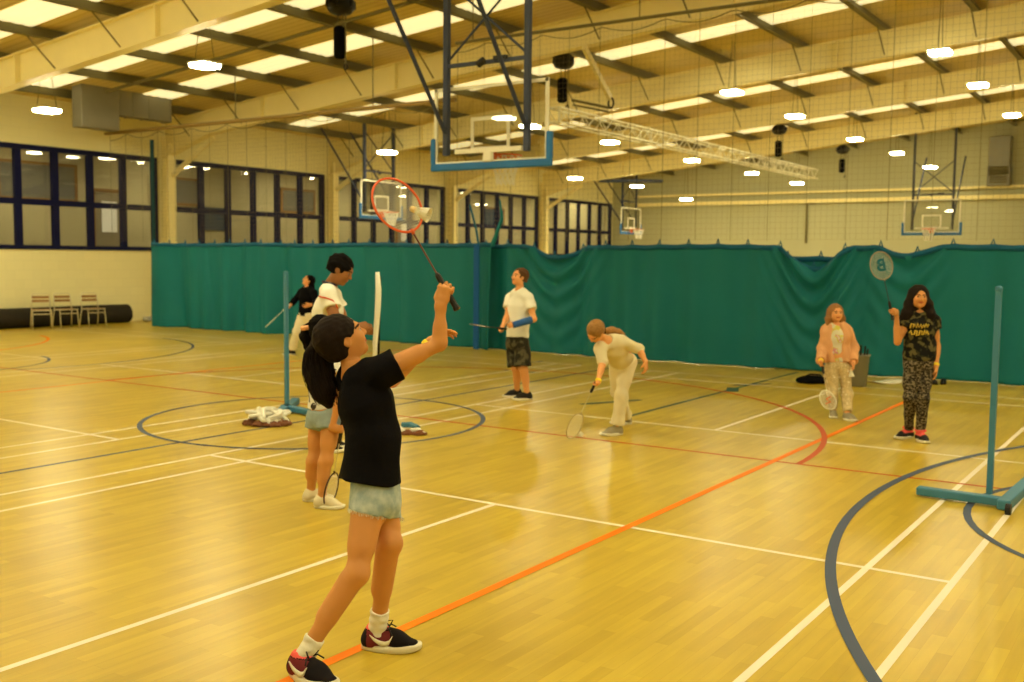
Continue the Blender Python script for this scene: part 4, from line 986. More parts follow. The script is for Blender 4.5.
CAMOG = ramp_mat('grey_camouflage_print', [(0, A(38, 31, 19)), (.46, A(80, 66, 39)), (.56, A(122, 102, 62))], 44, detail=1.5, stretch=(1, 1, 1.3))
CAMOS = ramp_mat('olive_camouflage_print', [(0, A(36, 31, 15)), (.48, A(58, 50, 25)), (.57, A(84, 72, 38))], 14, detail=1.2)
PANTS_P = ramp_mat('pale_printed_trousers', [(0, A(206, 172, 98)), (.46, A(188, 156, 88)), (.60, A(210, 178, 104)), (.68, A(236, 214, 150))], 26)

def feet(J, gR, gL, fR, fL, zR=.085, zL=.085):
    J['ankR'] = V(gR[0], gR[1], zR); J['ankL'] = V(gL[0], gL[1], zL); J['footR'] = nrm(V(fR[0], fR[1], 0)); J['footL'] = nrm(V(fL[0], fL[1], 0))
T_ = -AWAY
# --- the player in the foreground
J = dict(neck=at(355, 374, 4.47), head=at(343, 338.5, 4.48), fwd=nrm(RIGHT*.82+AWAY*.36+UP*.5), up=nrm(UP*1.-RIGHT*.45-AWAY*.2),
         shR=at(382, 371, 4.36), shL=at(350, 380, 4.62), hipR=at(369, 502, 4.39), hipL=at(381, 502, 4.54), kneeR=at(357, 573, 4.30), kneeL=at(390, 543, 4.44), elR=at(439.5, 344, 4.42),
         elL=at(392, 381, 4.80), wrL=at(431, 341, 4.82), chest=at(366, 402, 4.48), waist=at(374, 442, 4.46))
feet(J, at_z(302, 678), at_z(377, 649), at_z(340, 691)-at_z(294, 675), at_z(416, 649)-at_z(361, 647))
rb, rt = at(457.5, 310, 4.42), at(379, 173, 4.50); rd = nrm(rt-rb)
_, hd, hn = grip(rb+rd*.098, rd, UP*.95+RIGHT*.15, .86, -1); hd = nrm(UP*.93+RIGHT*.22); hn = nrm(hn-hd*np.dot(hn, hd)); J['wrR'] = rb+rd*.098-hd*.066-hn*.026
J['handR'] = dict(d=hd, n=hn, t=rd, s=.94, curl=(58, 74, 48), thumb=.75, spread=.02)
J['handL'] = dict(d=nrm(RIGHT*.85+UP*.5), n=nrm(-UP*.5+RIGHT*.3+T_*.3), t=nrm(UP-RIGHT*.4), s=.84, curl=(14, 24, 18), spread=.06)
g1 = build_person('girl in black t-shirt and denim shorts swinging a racket in the foreground', J,
    dict(thigh=.064, knee=.046, calf=.05, ank=.033, ua=.038, el=.029, fa=.0295, wr=.022, neck=.043, chest=(.098, 1.3), waist=(.088, 1.25), hip=(.1, 1.3)), SK['girl'], .212, .006, .0036)
P = g1
shirt(P, 'tshirt', mat('black_cotton', A(14, 11, 9), .92, .08, bump=.25, bscale=60), at(370, 481, 4.46), e=.016, sleeve=.25, h=.0065, flare=.032, hemfl=1.15, side=at(374, 440, 4.46), neck=.078, wr=(.0045, 34, 3), sr=.014, neckoff=V(0, 0, .03))
SZ = at(372, 517, 4.45)[2]; legs(P, 'denim_shorts', DEN, .55, e=.013, h=.006, flare=.004, wr=(.003, 60, 4), cutz=(at(372, 513, 4.46), -(UP+.22*RIGHT+.2*AWAY)))
fr = MB(); rs = np.random.default_rng(5)
for q in 'RL':                                                        # frayed hem threads
    h_, k_ = J['hip'+q], J['knee'+q]; ax = frame(k_-h_); n_ = UP+.22*RIGHT+.2*AWAY; c = h_+(k_-h_)*np.dot(at(372, 513, 4.46)-h_, n_)/np.dot(k_-h_, n_); ax = [nrm(V(ax[0][0], ax[0][1], 0)), nrm(V(ax[1][0], ax[1][1], 0)), -UP]; r0 = .064+.014+.006
    for i in range(90):
        a = 2*math.pi*i/90; p = c+(ax[0]*math.cos(a)+ax[1]*math.sin(a))*(r0-.006)*rs.uniform(.95, 1.02); p = p-UP*np.dot(p-at(372, 513, 4.46), n_); fr.tube(p-ax[2]*.006, p+ax[2]*rs.uniform(.004, .014)+ax[0]*rs.uniform(-.004, .004), .0011, n=3)
sub(fr, 'frayed_hem', M['cord'], P, smooth=False)
for q in 'RL':
    a_, k_ = J['ank'+q], J['knee'+q]; f = Fld(); d = nrm(k_-a_); f.cap(a_-UP*.02, lerp(a_, k_, .24), .041, .0425, .02, fb=0.); f.cap(a_-UP*.01, a_+J['foot'+q]*.06-UP*.04, .03, .026, .02); f.wr = (.0022, 120, 6, V(.2, .2, 1))
    surf('sock', [(f, .005)], WHITE, P.o)
    s, W, X = shoe(P, q, [SBLACK, MAROON, PINK], L=.262, h=.0045, sole_m=SOLE, two=True)
    side = 1. if np.dot(X[1], T_) > 0 else -1.                        # the side that faces the camera carries the curved tick
    m = MB(); n = 18; sy = lambda z: (.200-.12*max(0., z-.2))*side
    tp = [(.16, .315), (.24, .262), (.33, .222), (.42, .205), (.49, .225), (.545, .30)]; bt = [(.16, .305), (.235, .215), (.33, .145), (.42, .118), (.49, .15), (.55, .295)]
    ip = lambda pts, u: (np.interp(u, np.linspace(0, 1, 6), [p[0] for p in pts]), np.interp(u, np.linspace(0, 1, 6), [p[1] for p in pts]))
    vs = [W(x, sy(z)*(1-.5*max(0, x-.4)**1.2), z) for pts in (tp, bt) for x, z in (ip(pts, i/n) for i in range(n+1))]
    m.add(vs, [(i, i+1, n+2+i, n+1+i) for i in range(n)])
    o = sub(m, 'side_tick', M['white'], P, s); md = o.modifiers.new('thickness', 'SOLIDIFY'); md.thickness = .006; md.offset = 0
    l = MB()
    for k in range(4): x = .42+k*.07; l.path([W(x, -.12, .28-k*.02), W(x+.01, 0, .36-k*.028), W(x+.03, .12, .28-k*.02)], .0036, n=5)
    for sg in (-1, 1): l.path([W(.40, 0, .39), W(.42, .06*sg, .48), W(.50, .12*sg, .47), W(.46, .05*sg, .39)], .0034, n=5); l.path([W(.40, 0, .39), W(.48, .12*sg, .40), W(.54, .2*sg, .33)], .0034, n=5)
    sub(l, 'laces', M['black'], P, s)
wristband(P, 'L', M['bandyellow'])
def g1hair(f, W, R):
    f.ell(W(0, -.32, .10), V(.34, .28, .36)*.205, R, .02)
    f.chain([at(320, 340, 4.50), at(314, 352, 4.52)], [.032, .034], .02)
hc = haircap(P, .212, HAIR['dark'], front=.10, thick=.06, h=.005, wr=(.0016, 210, 7), long=g1hair, low=-.34)
pc = [at(319, 345, 4.50), at(317, 357, 4.53), at(319, 374, 4.53), at(324, 392, 4.52), at(329, 405, 4.51)]
f = Fld(); f.chain(pc, [.03, .05, .056, .05, .02], .03, u=RIGHT, fl=1.0); f.wr = (.004, 90, 9, V(1, 1, .12)); pt = surf('ponytail', [(f, .0055)], HAIR['dark'], P.o)
st = MB(); rs = np.random.default_rng(11)
for i in range(240):
    a = rs.uniform(0, 6.28); rr_ = rs.uniform(.8, 1.28); rad = [.022, .050, .058, .055, .045]; ax = [RIGHT, AWAY]; L_ = rs.uniform(.75, 1.0); ps = []
    for k in range(5):
        w_ = rad[k]*rr_; p = pc[k]+(ax[0]*math.cos(a+.12*k)+ax[1]*math.sin(a+.12*k))*w_*(1-.25*(k == 4))+RIGHT*.008*math.sin(k*2.1+i)+UP*(-.02*(k == 4)*rs.uniform(0, 1.6)); ps.append(p)
    q = []
    for k in range(4): q += [lerp(ps[k], ps[k+1], t) for t in (0, .34, .67)]
    q.append(ps[4]); q = q[:max(5, int(len(q)*L_))]
    for _ in range(2): q = [q[0]]+[(q[j-1]+2*q[j]+q[j+1])/4 for j in range(1, len(q)-1)]+[q[-1]]
    st.path(q, .0022, .0008, n=4)
o = sub(st, 'loose_strands', HAIR['dark'], P, pt)
tie = MB(); tie.ring(at(317, 343, 4.5), AWAY*.034, nrm(UP+RIGHT*.2)*.034, .011, 20, 7); sub(tie, 'hair_tie', M['blackcloth'], P, hc)
racket('racket with an orange red frame raised by the girl in the black t-shirt', rb, rt-rb, nrm(T_*.8+RIGHT*.6), [M['black'], mat('dark_red_shaft', A(96, 44, 30), .4), mat('orange_red_frame', A(214, 84, 30), .4)], L=.675)
q = at(410, 208, 4.28); shuttle(q, nrm(RIGHT*.75-UP*.28+T_*.2), 'white shuttlecock in the air beside the raised racket head')

# --- the girl standing behind her
J = dict(neck=at(322, 353, 7.22), head=at(323, 330, 7.22), fwd=nrm(RIGHT*.75+AWAY*.62-UP*.15), up=UP, shL=at(311, 361, 7.34), shR=at(333, 362, 7.12), hipL=at(319, 417, 7.30), hipR=at(332, 417, 7.18),
         kneeL=at(314, 459, 7.28), kneeR=at(326, 460, 7.15), elR=at(341, 392, 7.06), elL=at(318, 391, 7.46), wrL=at(333, 398, 7.56))
feet(J, at_z(322, 508), at_z(311, 501), RIGHT*.95+T_*.1, RIGHT*.8+AWAY*.3)
rb, rt = at(343.5, 418, 7.10), at(329, 503, 7.20); rd = nrm(rt-rb); J['wrR'], hd, hn = grip(rb+rd*.075, rd, -UP*.6+RIGHT*.9, .8, 1)
J['handR'] = dict(d=hd, n=hn, t=rd, s=.8, curl=(62, 76, 50), thumb=.7, spread=0.)
P = build_person('girl in denim shorts and white trainers seen from behind, holding a lowered racket', J,
    dict(thigh=.062, knee=.043, calf=.046, ank=.03, ua=.034, el=.029, fa=.03, wr=.021, neck=.04, chest=(.082, 1.36), waist=(.078, 1.3), hip=(.094, 1.32)), SK['girl'], .195, .008, .0055)
shirt(P, 'top', ramp_mat('white_spotted_top', [(0, A(224, 206, 156)), (.58, A(60, 48, 34))], 22), at(323, 408, 7.24), e=.012, sleeve=.4, h=.009)
legs(P, 'denim_shorts', DEN2, .28, e=.02, h=.009, flare=.016)
for q in 'RL': shoe(P, q, WSHOE, L=.215, h=.007)
def g2hair(f, W, R): f.chain([at(311, 325, 7.25), at(307, 328, 7.26), at(305.5, 336, 7.28), at(307.5, 347, 7.28)], [.028, .028, .042, .025], .02)
hc = haircap(P, .195, HAIR['black'], h=.007, long=g2hair, low=-.3)
m = MB(); rs = np.random.default_rng(2); pts = [at(307, 327.5, 7.24)+(AWAY*.032*math.cos(a)+nrm(RIGHT+UP*.15)*.03*math.sin(a)) for a in np.linspace(0, 6.283, 21)[:-1]]
m.path(pts, [.014+.005*(i % 2) for i in range(20)], n=7, closed=True); sub(m, 'scrunchie', mat('peach_scrunchie', A(232, 158, 86), .8), P, hc)
racket('racket pointing at the floor beside the girl in white trainers', rb, rt-rb, nrm(RIGHT*.95+T_*.3), [M['black'], M['alu'], mat('black_red_frame', A(60, 36, 24), .4)], L=.62)

# --- the man
d = 9.3
J = dict(neck=at(329, 287, 9.32), head=at(341, 270, 9.3), fwd=nrm(RIGHT*.86-UP*.46-AWAY*.12), up=nrm(UP*.9+RIGHT*.45), shR=at(329, 297, 9.12), shL=at(333, 295, 9.52), hipR=at(323, 369, 9.2), hipL=at(328, 369, 9.42),
         kneeR=at(323, 410, 9.15), kneeL=at(327, 408, 9.45), elR=at(336.5, 325, 9.02), wrR=at(358, 326, 9.1), elL=at(346, 326, 9.56), wrL=at(366, 331, 9.46))
feet(J, G0(322, 440, 9.2), G0(326, 440, 9.4), RIGHT, RIGHT)
J['handR'] = dict(d=nrm(RIGHT-UP*.12), n=nrm(AWAY*.9-UP*.3), t=nrm(UP*.8), s=.98, curl=(28, 40, 28))
J['handL'] = dict(d=nrm(RIGHT-UP*.1), n=nrm(T_*.9-UP*.3), t=UP, s=.98, curl=(36, 46, 30))
P = build_person('man in a white shirt with red piping looking down at a net pole', J, dict(ua=.05, el=.04, fa=.042, wr=.029, neck=.058, chest=(.115, 1.4), waist=(.112, 1.3), hip=(.112, 1.3)), SK['man'], .248, .0095, .0065)
sh = shirt(P, 'polo_shirt', WHITE, at(326, 374, 9.3), e=.018, sleeve=.42, h=.009, flare=.01, sr=.02, neck=.075)
ax = frame(J['elR']-J['shR']); m = MB(); a = lerp(J['shR'], J['elR'], .02)
pp = [lerp(J['shR'], J['elR'], t)+nrm(T_*.8+RIGHT*s_)*.094 for t, s_ in ((-.04, -1.1), (.0, -.6), (.02, -.1), (.1, .35), (.24, .6), (.40, .75))]
m.path(pp, .007, n=5); sub(m, 'red_piping', mat('red_piping', A(206, 70, 30), .7), P, sh)
m = MB(); m.path([J['neck']+V(0, 0, .035)+(RIGHT*.062*math.cos(a)+AWAY*.062*math.sin(a))+RIGHT*.01-UP*.012*math.cos(a) for a in np.linspace(0, 6.283, 17)[:-1]], .014, n=6, closed=True); sub(m, 'collar', mat('navy_collar', A(40, 44, 48), .8), P, sh)
legs(P, 'tracksuit_trousers', M['blackcloth'], 1.9, e=.014, h=.011)
for q in 'RL': shoe(P, q, BLKSHOE, L=.27, h=.01)
wristband(P, 'R', M['bandyellow'])
haircap(P, .248, HAIR['black'], thick=.075, front=.03, h=.008, low=-.22, wr=(.004, 110, 5))
t = thing('net_pole', G0(374.5, 300, 9.35), 'upright pole wrapped in white net tape in front of the man', 'pole')
p0, p1 = G0(374, 300, 9.35), at(377.5, 272, 9.35); m = MB(); m.path([lerp(p0, p1, k/10)+RIGHT*.012*math.sin(k*.9)*(k < 10) for k in range(11)], [.016, .016, .016, .018, .018, .02, .024, .026, .028, .028, .02], n=8); m.build('white_tape', M['cord'], t, True)
m = MB(); m.box((p0+p1)/2+RIGHT*.022+AWAY*.012, (.012, .02, p1[2]-.08), frame(p1-p0, T_)); m.build('dark_net_edge', M['blackcloth'], t)
m = MB(); m.lathe([(.10, 0), (.10, .02), (.04, .035), (.035, .06)], p0, n=16); m.build('base', M['postblue'], t)

# --- the far girl in the black top
J = dict(neck=at(307.5, 288.5, 18.2), head=at(308.5, 280.5, 18.2), fwd=nrm(-RIGHT*.75+UP*.4-AWAY*.35), up=nrm(UP+RIGHT*.3), shR=at(301, 292, 18.3), shL=at(314, 292.5, 18.1), hipR=at(303, 316, 18.3), hipL=at(309, 316, 18.15),
         kneeR=at(297, 332, 18.1), kneeL=at(312, 335, 18.3), elR=at(294, 301, 18.25), wrR=at(290, 305.5, 18.15), elL=at(317, 303, 18.0), wrL=at(310, 305, 17.9))
feet(J, at_z(292, 355), G0(314, 340, 18.7), -RIGHT, -RIGHT*.7+T_*.4)
rb = at(289.5, 304.5, 18.12); rt = at(272, 321, 17.8); rd = nrm(rt-rb)
J['handR'] = dict(d=nrm(-RIGHT*.7-UP*.7), n=nrm(-AWAY), t=UP, s=.85, curl=(60, 70, 40))
P = build_person('girl in a black top and cream trousers far back against the teal curtain', J, dict(thigh=.066, ua=.036, neck=.042, chest=(.09, 1.36), waist=(.085, 1.28), hip=(.1, 1.3)), SK['pale'], .2, .011, .008)
shirt(P, 'black_top', M['blackcloth'], at(306, 316, 18.22), e=.02, sleeve=1.75, h=.012, flare=.015)
legs(P, 'cream_trousers', CREAM, 1.93, e=.02, h=.012, flare=.02)
for q in 'RL': shoe(P, q, BLKSHOE, L=.23, h=.01)
def lh(f, W, R): f.chain([W(0, -.25, 0), W(-.05, -.45, -.5), W(-.05, -.42, -1.1), W(-.05, -.3, -1.6)], [.06, .065, .06, .03], .03)
haircap(P, .2, HAIR['black'], h=.01, long=lh, low=None)
racket('pale racket held low by the far girl in the black top', rb, rt-rb, nrm(-RIGHT+UP*.95+T_*.25), [M['white'], M['white'], M['white']], L=.66)

# --- the boy
J = dict(neck=at(520, 291, 12.72), head=at(519.5, 277, 12.7), fwd=nrm(-RIGHT*.82+UP*.22-AWAY*.5), up=nrm(UP+RIGHT*.15), shR=at(511, 298, 12.86), shL=at(528, 298, 12.58), hipR=at(513, 343, 12.82), hipL=at(522, 343, 12.65),
         kneeR=at(516, 368, 12.78), kneeL=at(523, 368, 12.62), elR=at(507, 317, 12.72), elL=at(534, 319, 12.50), wrL=at(515, 324.5, 12.42))
feet(J, at_z(517, 397), at_z(527, 400), -RIGHT*.9+T_*.3, -RIGHT*.9+T_*.2)
rb = at(506, 329, 12.42); rt = at(474, 325, 11.9); rd = nrm(rt-rb)
J['wrR'], hd, hn = grip(rb+rd*.06, rd, -RIGHT*.5-UP*.3+T_*.4, .88, 1); J['wrR'] = at(503, 325.5, 12.5)
J['handR'] = dict(d=nrm(-RIGHT*.5-UP*.5+T_*.5), n=nrm(RIGHT*.5-UP*.5), t=nrm(UP-RIGHT*.5), s=.88, curl=(55, 66, 40))
J['handL'] = dict(d=nrm(-RIGHT*.9-UP*.2+AWAY*.1), n=AWAY, t=UP, s=.86, curl=(30, 40, 25))
P = build_person('boy in a white t-shirt and dark shorts with a blue arm cast', J, dict(thigh=.07, knee=.05, calf=.052, ua=.04, el=.034, fa=.036, neck=.048, chest=(.1, 1.4), waist=(.092, 1.34), hip=(.102, 1.34)), SK['pale'], .21, .0095, .0065)
shirt(P, 'tshirt', WHITE, at(517.5, 337.5, 12.72), e=.02, sleeve=.55, h=.01, flare=.012, sr=.018, hemfl=1.36)
legs(P, 'camouflage_shorts', CAMOS, .93, e=.022, h=.011, flare=.028)
for q in 'RL': shoe(P, q, BLKSHOE, L=.25, h=.009, sole_m=SOLE)
f = Fld(); e_, w_ = J['elL'], J['wrL']; f.cap(lerp(e_, w_, .12), w_-nrm(w_-e_)*-.03, .047, .04, .02, fb=0., fa=0.); surf('arm_cast', [(f, .009)], mat('blue_cast', A(44, 82, 112), .8), P.o)
haircap(P, .21, HAIR['brown'], thick=.06, front=.05, h=.008, low=-.2, wr=(.004, 100, 3))
racket('racket held across by the boy with the blue cast', rb, rt-rb, nrm(UP+T_*.2), [M['black'], M['black'], mat('dark_grey_frame', A(60, 52, 36), .4)], L=.66)

# --- the girl bending for a shuttlecock
J = dict(neck=at(607, 341.5, 9.92), head=at(595.5, 332, 9.74), fwd=nrm(-RIGHT*.45-UP*.80-AWAY*.30), up=nrm(-RIGHT*.35+UP*.45-AWAY*.8), shR=at(600, 348, 9.84), shL=at(622, 341.5, 10.0), hipR=at(617, 361, 10.22), hipL=at(628, 361, 10.3),
         kneeR=at(617, 392, 10.42), kneeL=at(621.5, 395, 10.2), elR=at(603, 362, 9.76), elL=at(639, 349, 10.04), wrL=at(645.5, 361.5, 9.98), bfwd=nrm(-RIGHT*.6-AWAY*.6))
feet(J, at_z(626, 424), at_z(617, 435), -RIGHT*.9+T_*.2, -RIGHT*.9+T_*.35)
rb, rt = at(599, 375, 9.7), at(568.5, 439.5, 9.7); rd = nrm(rt-rb); J['wrR'], hd, hn = grip(rb+rd*.07, rd, -UP*.9-RIGHT*.4, .85, 1)
J['handR'] = dict(d=hd, n=hn, t=rd, s=.85, curl=(60, 74, 48), thumb=.7, spread=0.)
J['handL'] = dict(d=nrm(RIGHT*.1-UP), n=nrm(AWAY*.6-RIGHT*.6), t=nrm(-RIGHT*.5-AWAY*.5), s=.86, curl=(22, 30, 20))
J['chest'] = lerp(J['neck'], (J['hipL']+J['hipR'])/2, .34)+UP*.015; J['waist'] = lerp(J['neck'], (J['hipL']+J['hipR'])/2, .70)+UP*.045+AWAY*.02
P = build_person('girl in cream clothes bending down with her racket to a shuttlecock on the floor', J, dict(thigh=.066, knee=.046, calf=.048, ank=.033, ua=.036, el=.032, fa=.032, wr=.023, neck=.042, chest=(.09, 1.4), waist=(.085, 1.3), hip=(.1, 1.34)), SK['pale'], .2, .009, .006)
shirt(P, 'cream_top', mat('pale_cream_jersey', A(222, 196, 126), .9, .1), lerp(P.pel, P.wa, -.28), e=.017, sleeve=1.06, h=.009, sr=.01)
legs(P, 'cream_trousers', CREAM, 1.93, e=.013, h=.009, flare=.012, calf=.042, top=-.2)
for q in 'RL': shoe(P, q, GREYSHOE, L=.235, h=.008)
def bh(f, W, R): f.chain([at(604, 331, 9.9), at(612, 331, 9.97), at(619, 332.5, 10.02), at(624, 334, 10.04)], [.028, .04, .034, .014], .02)
hc = haircap(P, .2, HAIR['blond'], thick=.07, h=.007, long=bh, low=-.3, wr=(.002, 160, 5))
m = MB(); m.ring(at(604.5, 331, 9.9), nrm(UP)*.03, AWAY*.03, .01, 16, 6); sub(m, 'hair_tie', M['blackcloth'], P, hc); wristband(P, 'R', M['bandyellow'])
racket('racket reaching to the floor, held by the bending girl in cream', rb, rt-rb, nrm(T_*.6+RIGHT*.75), [M['black'], M['alu'], mat('silver_frame', A(190, 160, 90), .35, .5, .4)], L=.66)
q = at_z(583.5, 440); shuttle(V(q[0], q[1], .03)+RIGHT*.02, nrm(AWAY*.55-RIGHT*.7+UP*.28), 'shuttlecock lying on the floor by the bending girl')

# --- the little girl in peach
J = dict(neck=at(836, 325, 11.6), head=at(836, 313, 11.56), fwd=nrm(T_+RIGHT*.05), up=UP, shR=at(827, 331.5, 11.6), shL=at(847, 331.5, 11.6), hipR=at(831.5, 367, 11.6), hipL=at(844, 367, 11.6),
         kneeR=at(832.5, 393, 11.52), kneeL=at(847, 393, 11.52), elR=at(822, 348, 11.64), elL=at(854, 348, 11.64), wrL=at(853.5, 363, 11.5))
feet(J, at_z(833, 417), at_z(847, 420), T_-RIGHT*.25, T_*.8+RIGHT*.3)
rb = at(821.5, 360, 11.44); rt = at(829, 406.5, 11.10); rd = nrm(rt-rb)
J['wrR'], hd, hn = grip(rb+rd*.06, rd, -UP*.9+T_*.4, .75, -1); J['handR'] = dict(d=hd, n=hn, t=rd, s=.75, curl=(58, 70, 45), thumb=.7, spread=0.)
J['handL'] = dict(d=-UP, n=-RIGHT, t=T_, s=.75, curl=(36, 46, 30))
P = build_person('small girl in a peach jacket and pale printed trousers', J, dict(thigh=.058, knee=.042, calf=.044, ank=.03, ua=.033, el=.028, fa=.028, wr=.02, neck=.036, chest=(.078, 1.36), waist=(.076, 1.28), hip=(.085, 1.32)), SK['pale'], .19, .0095, .0065)
shirt(P, 'printed_tshirt', ramp_mat('bright_printed_tee', [(0, A(210, 190, 130)), (.5, A(206, 186, 60)), (.56, A(206, 132, 110)), (.62, A(214, 196, 140))], 14), at(837.5, 362, 11.6), e=.010, sleeve=.3, h=.01)
def openf(f): f.cap(at(836.5, 322, 11.49), at(839, 370, 11.47), .055, .06, .012, u=RIGHT, fl=1.3, sub=True)
shirt(P, 'peach_jacket', mat('peach_quilted_fabric', A(216, 150, 82), .8, .15, noise=.1, nscale=16), at(837.5, 362, 11.6), e=.026, sleeve=1.9, h=.008, flare=.014, sr=.008, extra=openf, neck=.075, wr=(.005, 60, 4))
m = MB(); c = J['neck']+AWAY*.03+UP*.0; m.path([c+RIGHT*.09*math.cos(a)+AWAY*.07*math.sin(a)-UP*.02 for a in np.linspace(-.3, 3.44, 10)], [.012, .026, .032, .036, .038, .038, .036, .032, .026, .012], n=8); sub(m, 'hood', mat('peach_hood', A(216, 150, 82), .8, .15), P)
legs(P, 'printed_trousers', PANTS_P, 1.98, e=.012, h=.010, flare=.006)
for q in 'RL': shoe(P, q, GREYSHOE, L=.21, h=.008)
def ph(f, W, R):
    for s in (-1, 1): f.chain([W(s*.3, -.12, .1), W(s*.40, -.08, -.35), W(s*.48, .0, -.8)], [.03, .036, .02], .03)
    f.chain([W(0, -.3, 0), W(0, -.35, -.8)], [.08, .07], .04)
haircap(P, .19, HAIR['mid'], thick=.05, front=.09, h=.007, long=ph, low=None, wr=(.002, 160, 5))
wristband(P, 'R', M['bandyellow'])
racket('pale racket with an orange centre hanging from the hand of the peach jacket girl', rb, rt-rb, nrm(T_+RIGHT*.15), [M['black'], M['alu'], M['white']], L=.6,
       logo=lambda t, Wd, cc, hl, hw: MB().path([Wd(cc-.05, -.04), Wd(cc-.01, .02), Wd(cc+.02, -.03), Wd(cc+.05, .03)], .006, n=5).build('string_mark', M['rim'], t))
q = at(851, 368.5, 11.42); shuttle(q, nrm(-UP+RIGHT*.1), 'white shuttlecock held by the girl in the peach jacket')

# --- the girl in camouflage
J = dict(neck=at(919.5, 312, 10.05), head=at(919, 297, 10.0), fwd=nrm(T_-RIGHT*.1), up=UP, shR=at(907, 320, 10.05), shL=at(934, 320, 10.05), hipR=at(912, 363, 10.05), hipL=at(926, 363, 10.05),
         kneeR=at(909.5, 397, 10.0), kneeL=at(923, 398, 9.98), elR=at(897.5, 342, 9.98), elL=at(937, 346, 10.06), wrL=at(936, 367, 9.98))
feet(J, at_z(908, 438), at_z(920, 441), T_*.45-RIGHT*.85, T_)
rb, rt = at(893, 320, 9.90), at(878.5, 252, 9.94); rd = nrm(rt-rb)
J['wrR'], hd, hn = grip(rb+rd*.075, rd, UP*.8-RIGHT*.25, .86, 1); J['handR'] = dict(d=hd, n=hn, t=rd, s=.86, curl=(60, 74, 48), thumb=.7, spread=0.)
J['handL'] = dict(d=nrm(-UP-RIGHT*.05), n=-RIGHT, t=T_, s=.88, curl=(18, 24, 16))
P = build_person('girl with long dark hair in camouflage clothes holding up a racket', J, dict(thigh=.064, knee=.044, calf=.048, ank=.032, ua=.035, el=.03, fa=.031, wr=.022, neck=.042, chest=(.09, 1.36), waist=(.084, 1.3), hip=(.1, 1.36)), SK['girl'], .205, .009, .006)
sh = shirt(P, 'camouflage_tshirt', CAMO, at(919.5, 361, 10.05), e=.018, sleeve=.34, h=.009, flare=.012, sr=.012)
m = MB(); rs = np.random.default_rng(4)
ctr = at(919.5, 332, 9.92)
WORDS = [[(-2.2, 0), (-2.0, 1), (-1.5, .9), (-1.6, .1), (-1.2, .8), (-.9, .1), (-.6, 1.1), (-.3, .2), (.1, .9), (.4, 0), (.8, .8), (1.1, .2), (1.5, 1), (1.9, .3), (2.2, .9)],
         [(-2.4, .4), (-2.1, 1), (-1.8, .1), (-1.3, .2), (-1.1, 1.1), (-.7, .9), (-.8, -.1), (-.2, .1), (.0, 1.), (.5, .9), (.4, .1), (.9, .2), (1.1, 1.1), (1.5, .2), (1.8, .9), (2.3, .1)]]
for r_, wd in enumerate(WORDS):
    q = [ctr+RIGHT*x*.04+UP*(.035-r_*.065+.044*z)+AWAY*(-.014+.9*(x*.04)**2*3) for x, z in wd]; m.path(q, .0075, n=5)
sub(m, 'gold_lettering', mat('gold_print', A(214, 168, 40), .5), P, sh)
legs(P, 'patterned_leggings', CAMOG, 1.95, e=.010, top=.4, h=.008, flare=.004)
for q in 'RL':
    s, W, X = shoe(P, q, [BLKSHOE, PINK], L=.235, h=.007, sole_m=SOLE, two=True, tongue=.255); l = MB()
    for k in range(4): x = .40+k*.08; l.path([W(x, -.12, .25-k*.02), W(x+.01, 0, .325-k*.03), W(x+.02, .12, .25-k*.02)], .007, n=5)
    sub(l, 'laces', PINK, P, s)
    m = MB(); a = J['ank'+q]; m.path([a+UP*.02+(RIGHT*.045*math.cos(t)+AWAY*.045*math.sin(t)) for t in np.linspace(0, 6.283, 15)[:-1]], .014, n=6, closed=True); sub(m, 'shoe_collar', PINK, P, s)
def ch(f, W, R):
    for s in (-1, 1): f.chain([W(s*.3, -.1, .12), W(s*.43, -.05, -.35), W(s*.52, .02, -.8), W(s*.56, .06, -1.25)], [.034, .045, .05, .026], .03)
    f.chain([W(0, -.3, 0), W(0, -.4, -.6), W(0, -.4, -1.2)], [.09, .09, .06], .04); f.chain([W(.3, -.2, -.5), W(.55, -.05, -1.0), W(.62, 0, -1.4)], [.05, .05, .02], .03)
haircap(P, .205, HAIR['dark'], thick=.085, front=.15, h=.007, long=ch, low=None, wr=(.003, 70, 5))
wristband(P, 'L', M['bandyellow'])
def blogo(t, Wd, cc, hl, hw):
    cu = bpy.data.curves.new('letter_shape', 'FONT'); cu.body = 'B'; cu.size = .17; cu.align_x = 'CENTER'; cu.align_y = 'CENTER'; cu.extrude = .0012; cu.offset = .004
    tmp = bpy.data.objects.new('letter_shape', cu); COL.objects.link(tmp); bpy.context.view_layer.update()
    me = bpy.data.meshes.new_from_object(tmp.evaluated_get(bpy.context.evaluated_depsgraph_get())); bpy.data.objects.remove(tmp)
    vs = np.array([v.co for v in me.vertices]); fs = [tuple(p.vertices) for p in me.polygons]
    d_ = nrm(Wd(1, 0)-Wd(0, 0)); s_ = nrm(Wd(0, 1)-Wd(0, 0)); n_ = nrm(Wd(0, 0, 1)-Wd(0, 0, 0)); sg = 1. if np.dot(s_, RIGHT) > 0 else -1.
    P3 = [Wd(cc, 0)+d_*v[1]-s_*sg*v[0]*.95+n_*(v[2]+.002) for v in vs]
    mesh_obj('string_letter', P3, fs, mat('teal_stencil_ink', A(16, 84, 78), .7), t)
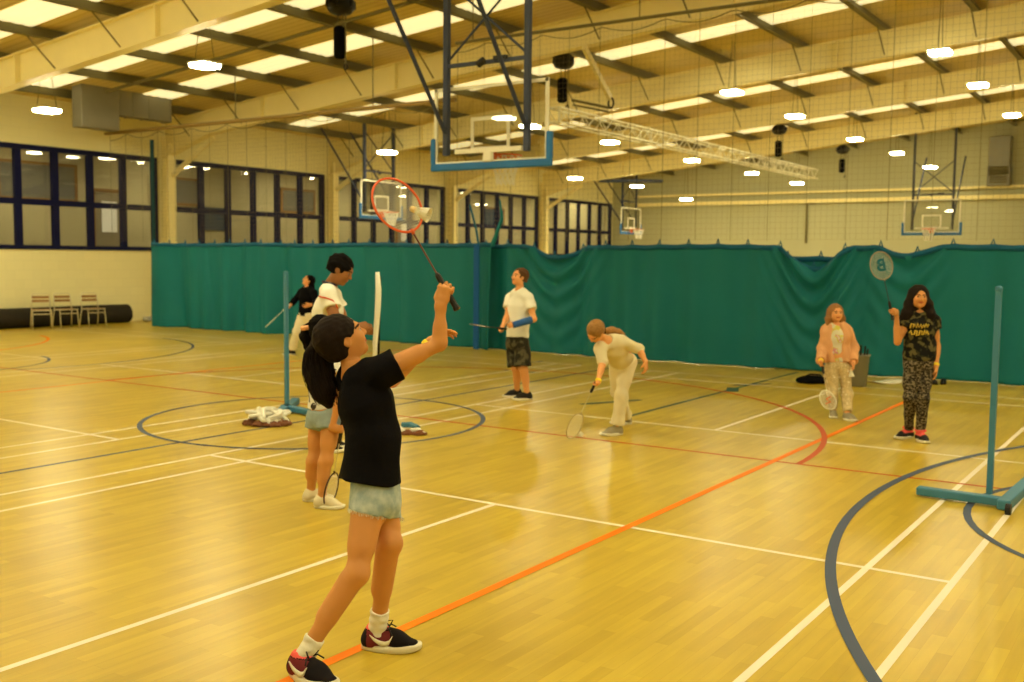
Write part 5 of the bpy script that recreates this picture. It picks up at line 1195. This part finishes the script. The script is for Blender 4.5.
racket('racket with a dark mirrored letter on white strings, held up by the girl in camouflage', rb, rt-rb, nrm(T_+RIGHT*.1), [M['black'], mat('black_shaft', A(30, 30, 30), .4), mat('grey_frame', A(150, 130, 90), .4), M['cord']], L=.69, logo=blogo)
q = at_z(937, 384); t = thing('trainers', q, 'dark trainers left on the floor by the curtain behind the camouflage girl', 'shoes')
for s in (-1, 1):
    m = MB(); c = q+RIGHT*.09*s; m.lathe([(.02, 0), (.05, 0), (.052, .03), (.045, .06), (.03, .075)], c, [RIGHT*.9, nrm(AWAY+RIGHT*.4*s)*2.3, UP], 16); m.build('trainer', M['black'], t, True)
q = at_z(893, 382.5); m = MB(); m.add([q+RIGHT*a+AWAY*b+UP*(.02+.02*math.sin(a*9+b*5)) for a in np.linspace(-.35, .35, 9) for b in np.linspace(-.15, .15, 5)], [(i*5+j, (i+1)*5+j, (i+1)*5+j+1, i*5+j+1) for i in range(8) for j in range(4)])
o = m.build('paper_sheet', M['white'], smooth=True); o.modifiers.new('thickness', 'SOLIDIFY').thickness = .006; tag(o, 'pale paper sheet on the floor by the curtain behind the camouflage girl', 'paper')
# ------------------------------------------------------------------ camera and view
cam = bpy.data.cameras.new('camera'); co = bpy.data.objects.new('camera', cam); COL.objects.link(co)
cam.sensor_width = 36.; cam.lens = 36.*F/1024; cam.clip_start = .05; cam.clip_end = 200
co.matrix_world = Matrix([[CR[i], CU[i], -CF[i], EYE[i]] for i in range(3)]+[[0, 0, 0, 1]])
cam.dof.use_dof = True; cam.dof.focus_distance = 4.5; cam.dof.aperture_fstop = 3.2
SC.camera = co
w = bpy.data.worlds.new('world'); SC.world = w; w.use_nodes = True; w.node_tree.nodes['Background'].inputs[0].default_value = (.5, .55, .6, 1); w.node_tree.nodes['Background'].inputs[1].default_value = .3
SC.view_settings.view_transform = 'Standard'; SC.view_settings.look = 'None'; SC.view_settings.gamma = 1; SC.view_settings.use_curve_mapping = False
SC.view_settings.exposure = -0.69
SC.cycles.max_bounces = 8; SC.cycles.diffuse_bounces = 5; SC.cycles.transparent_max_bounces = 24; SC.cycles.sample_clamp_indirect = 6.; SC.cycles.use_denoising = True
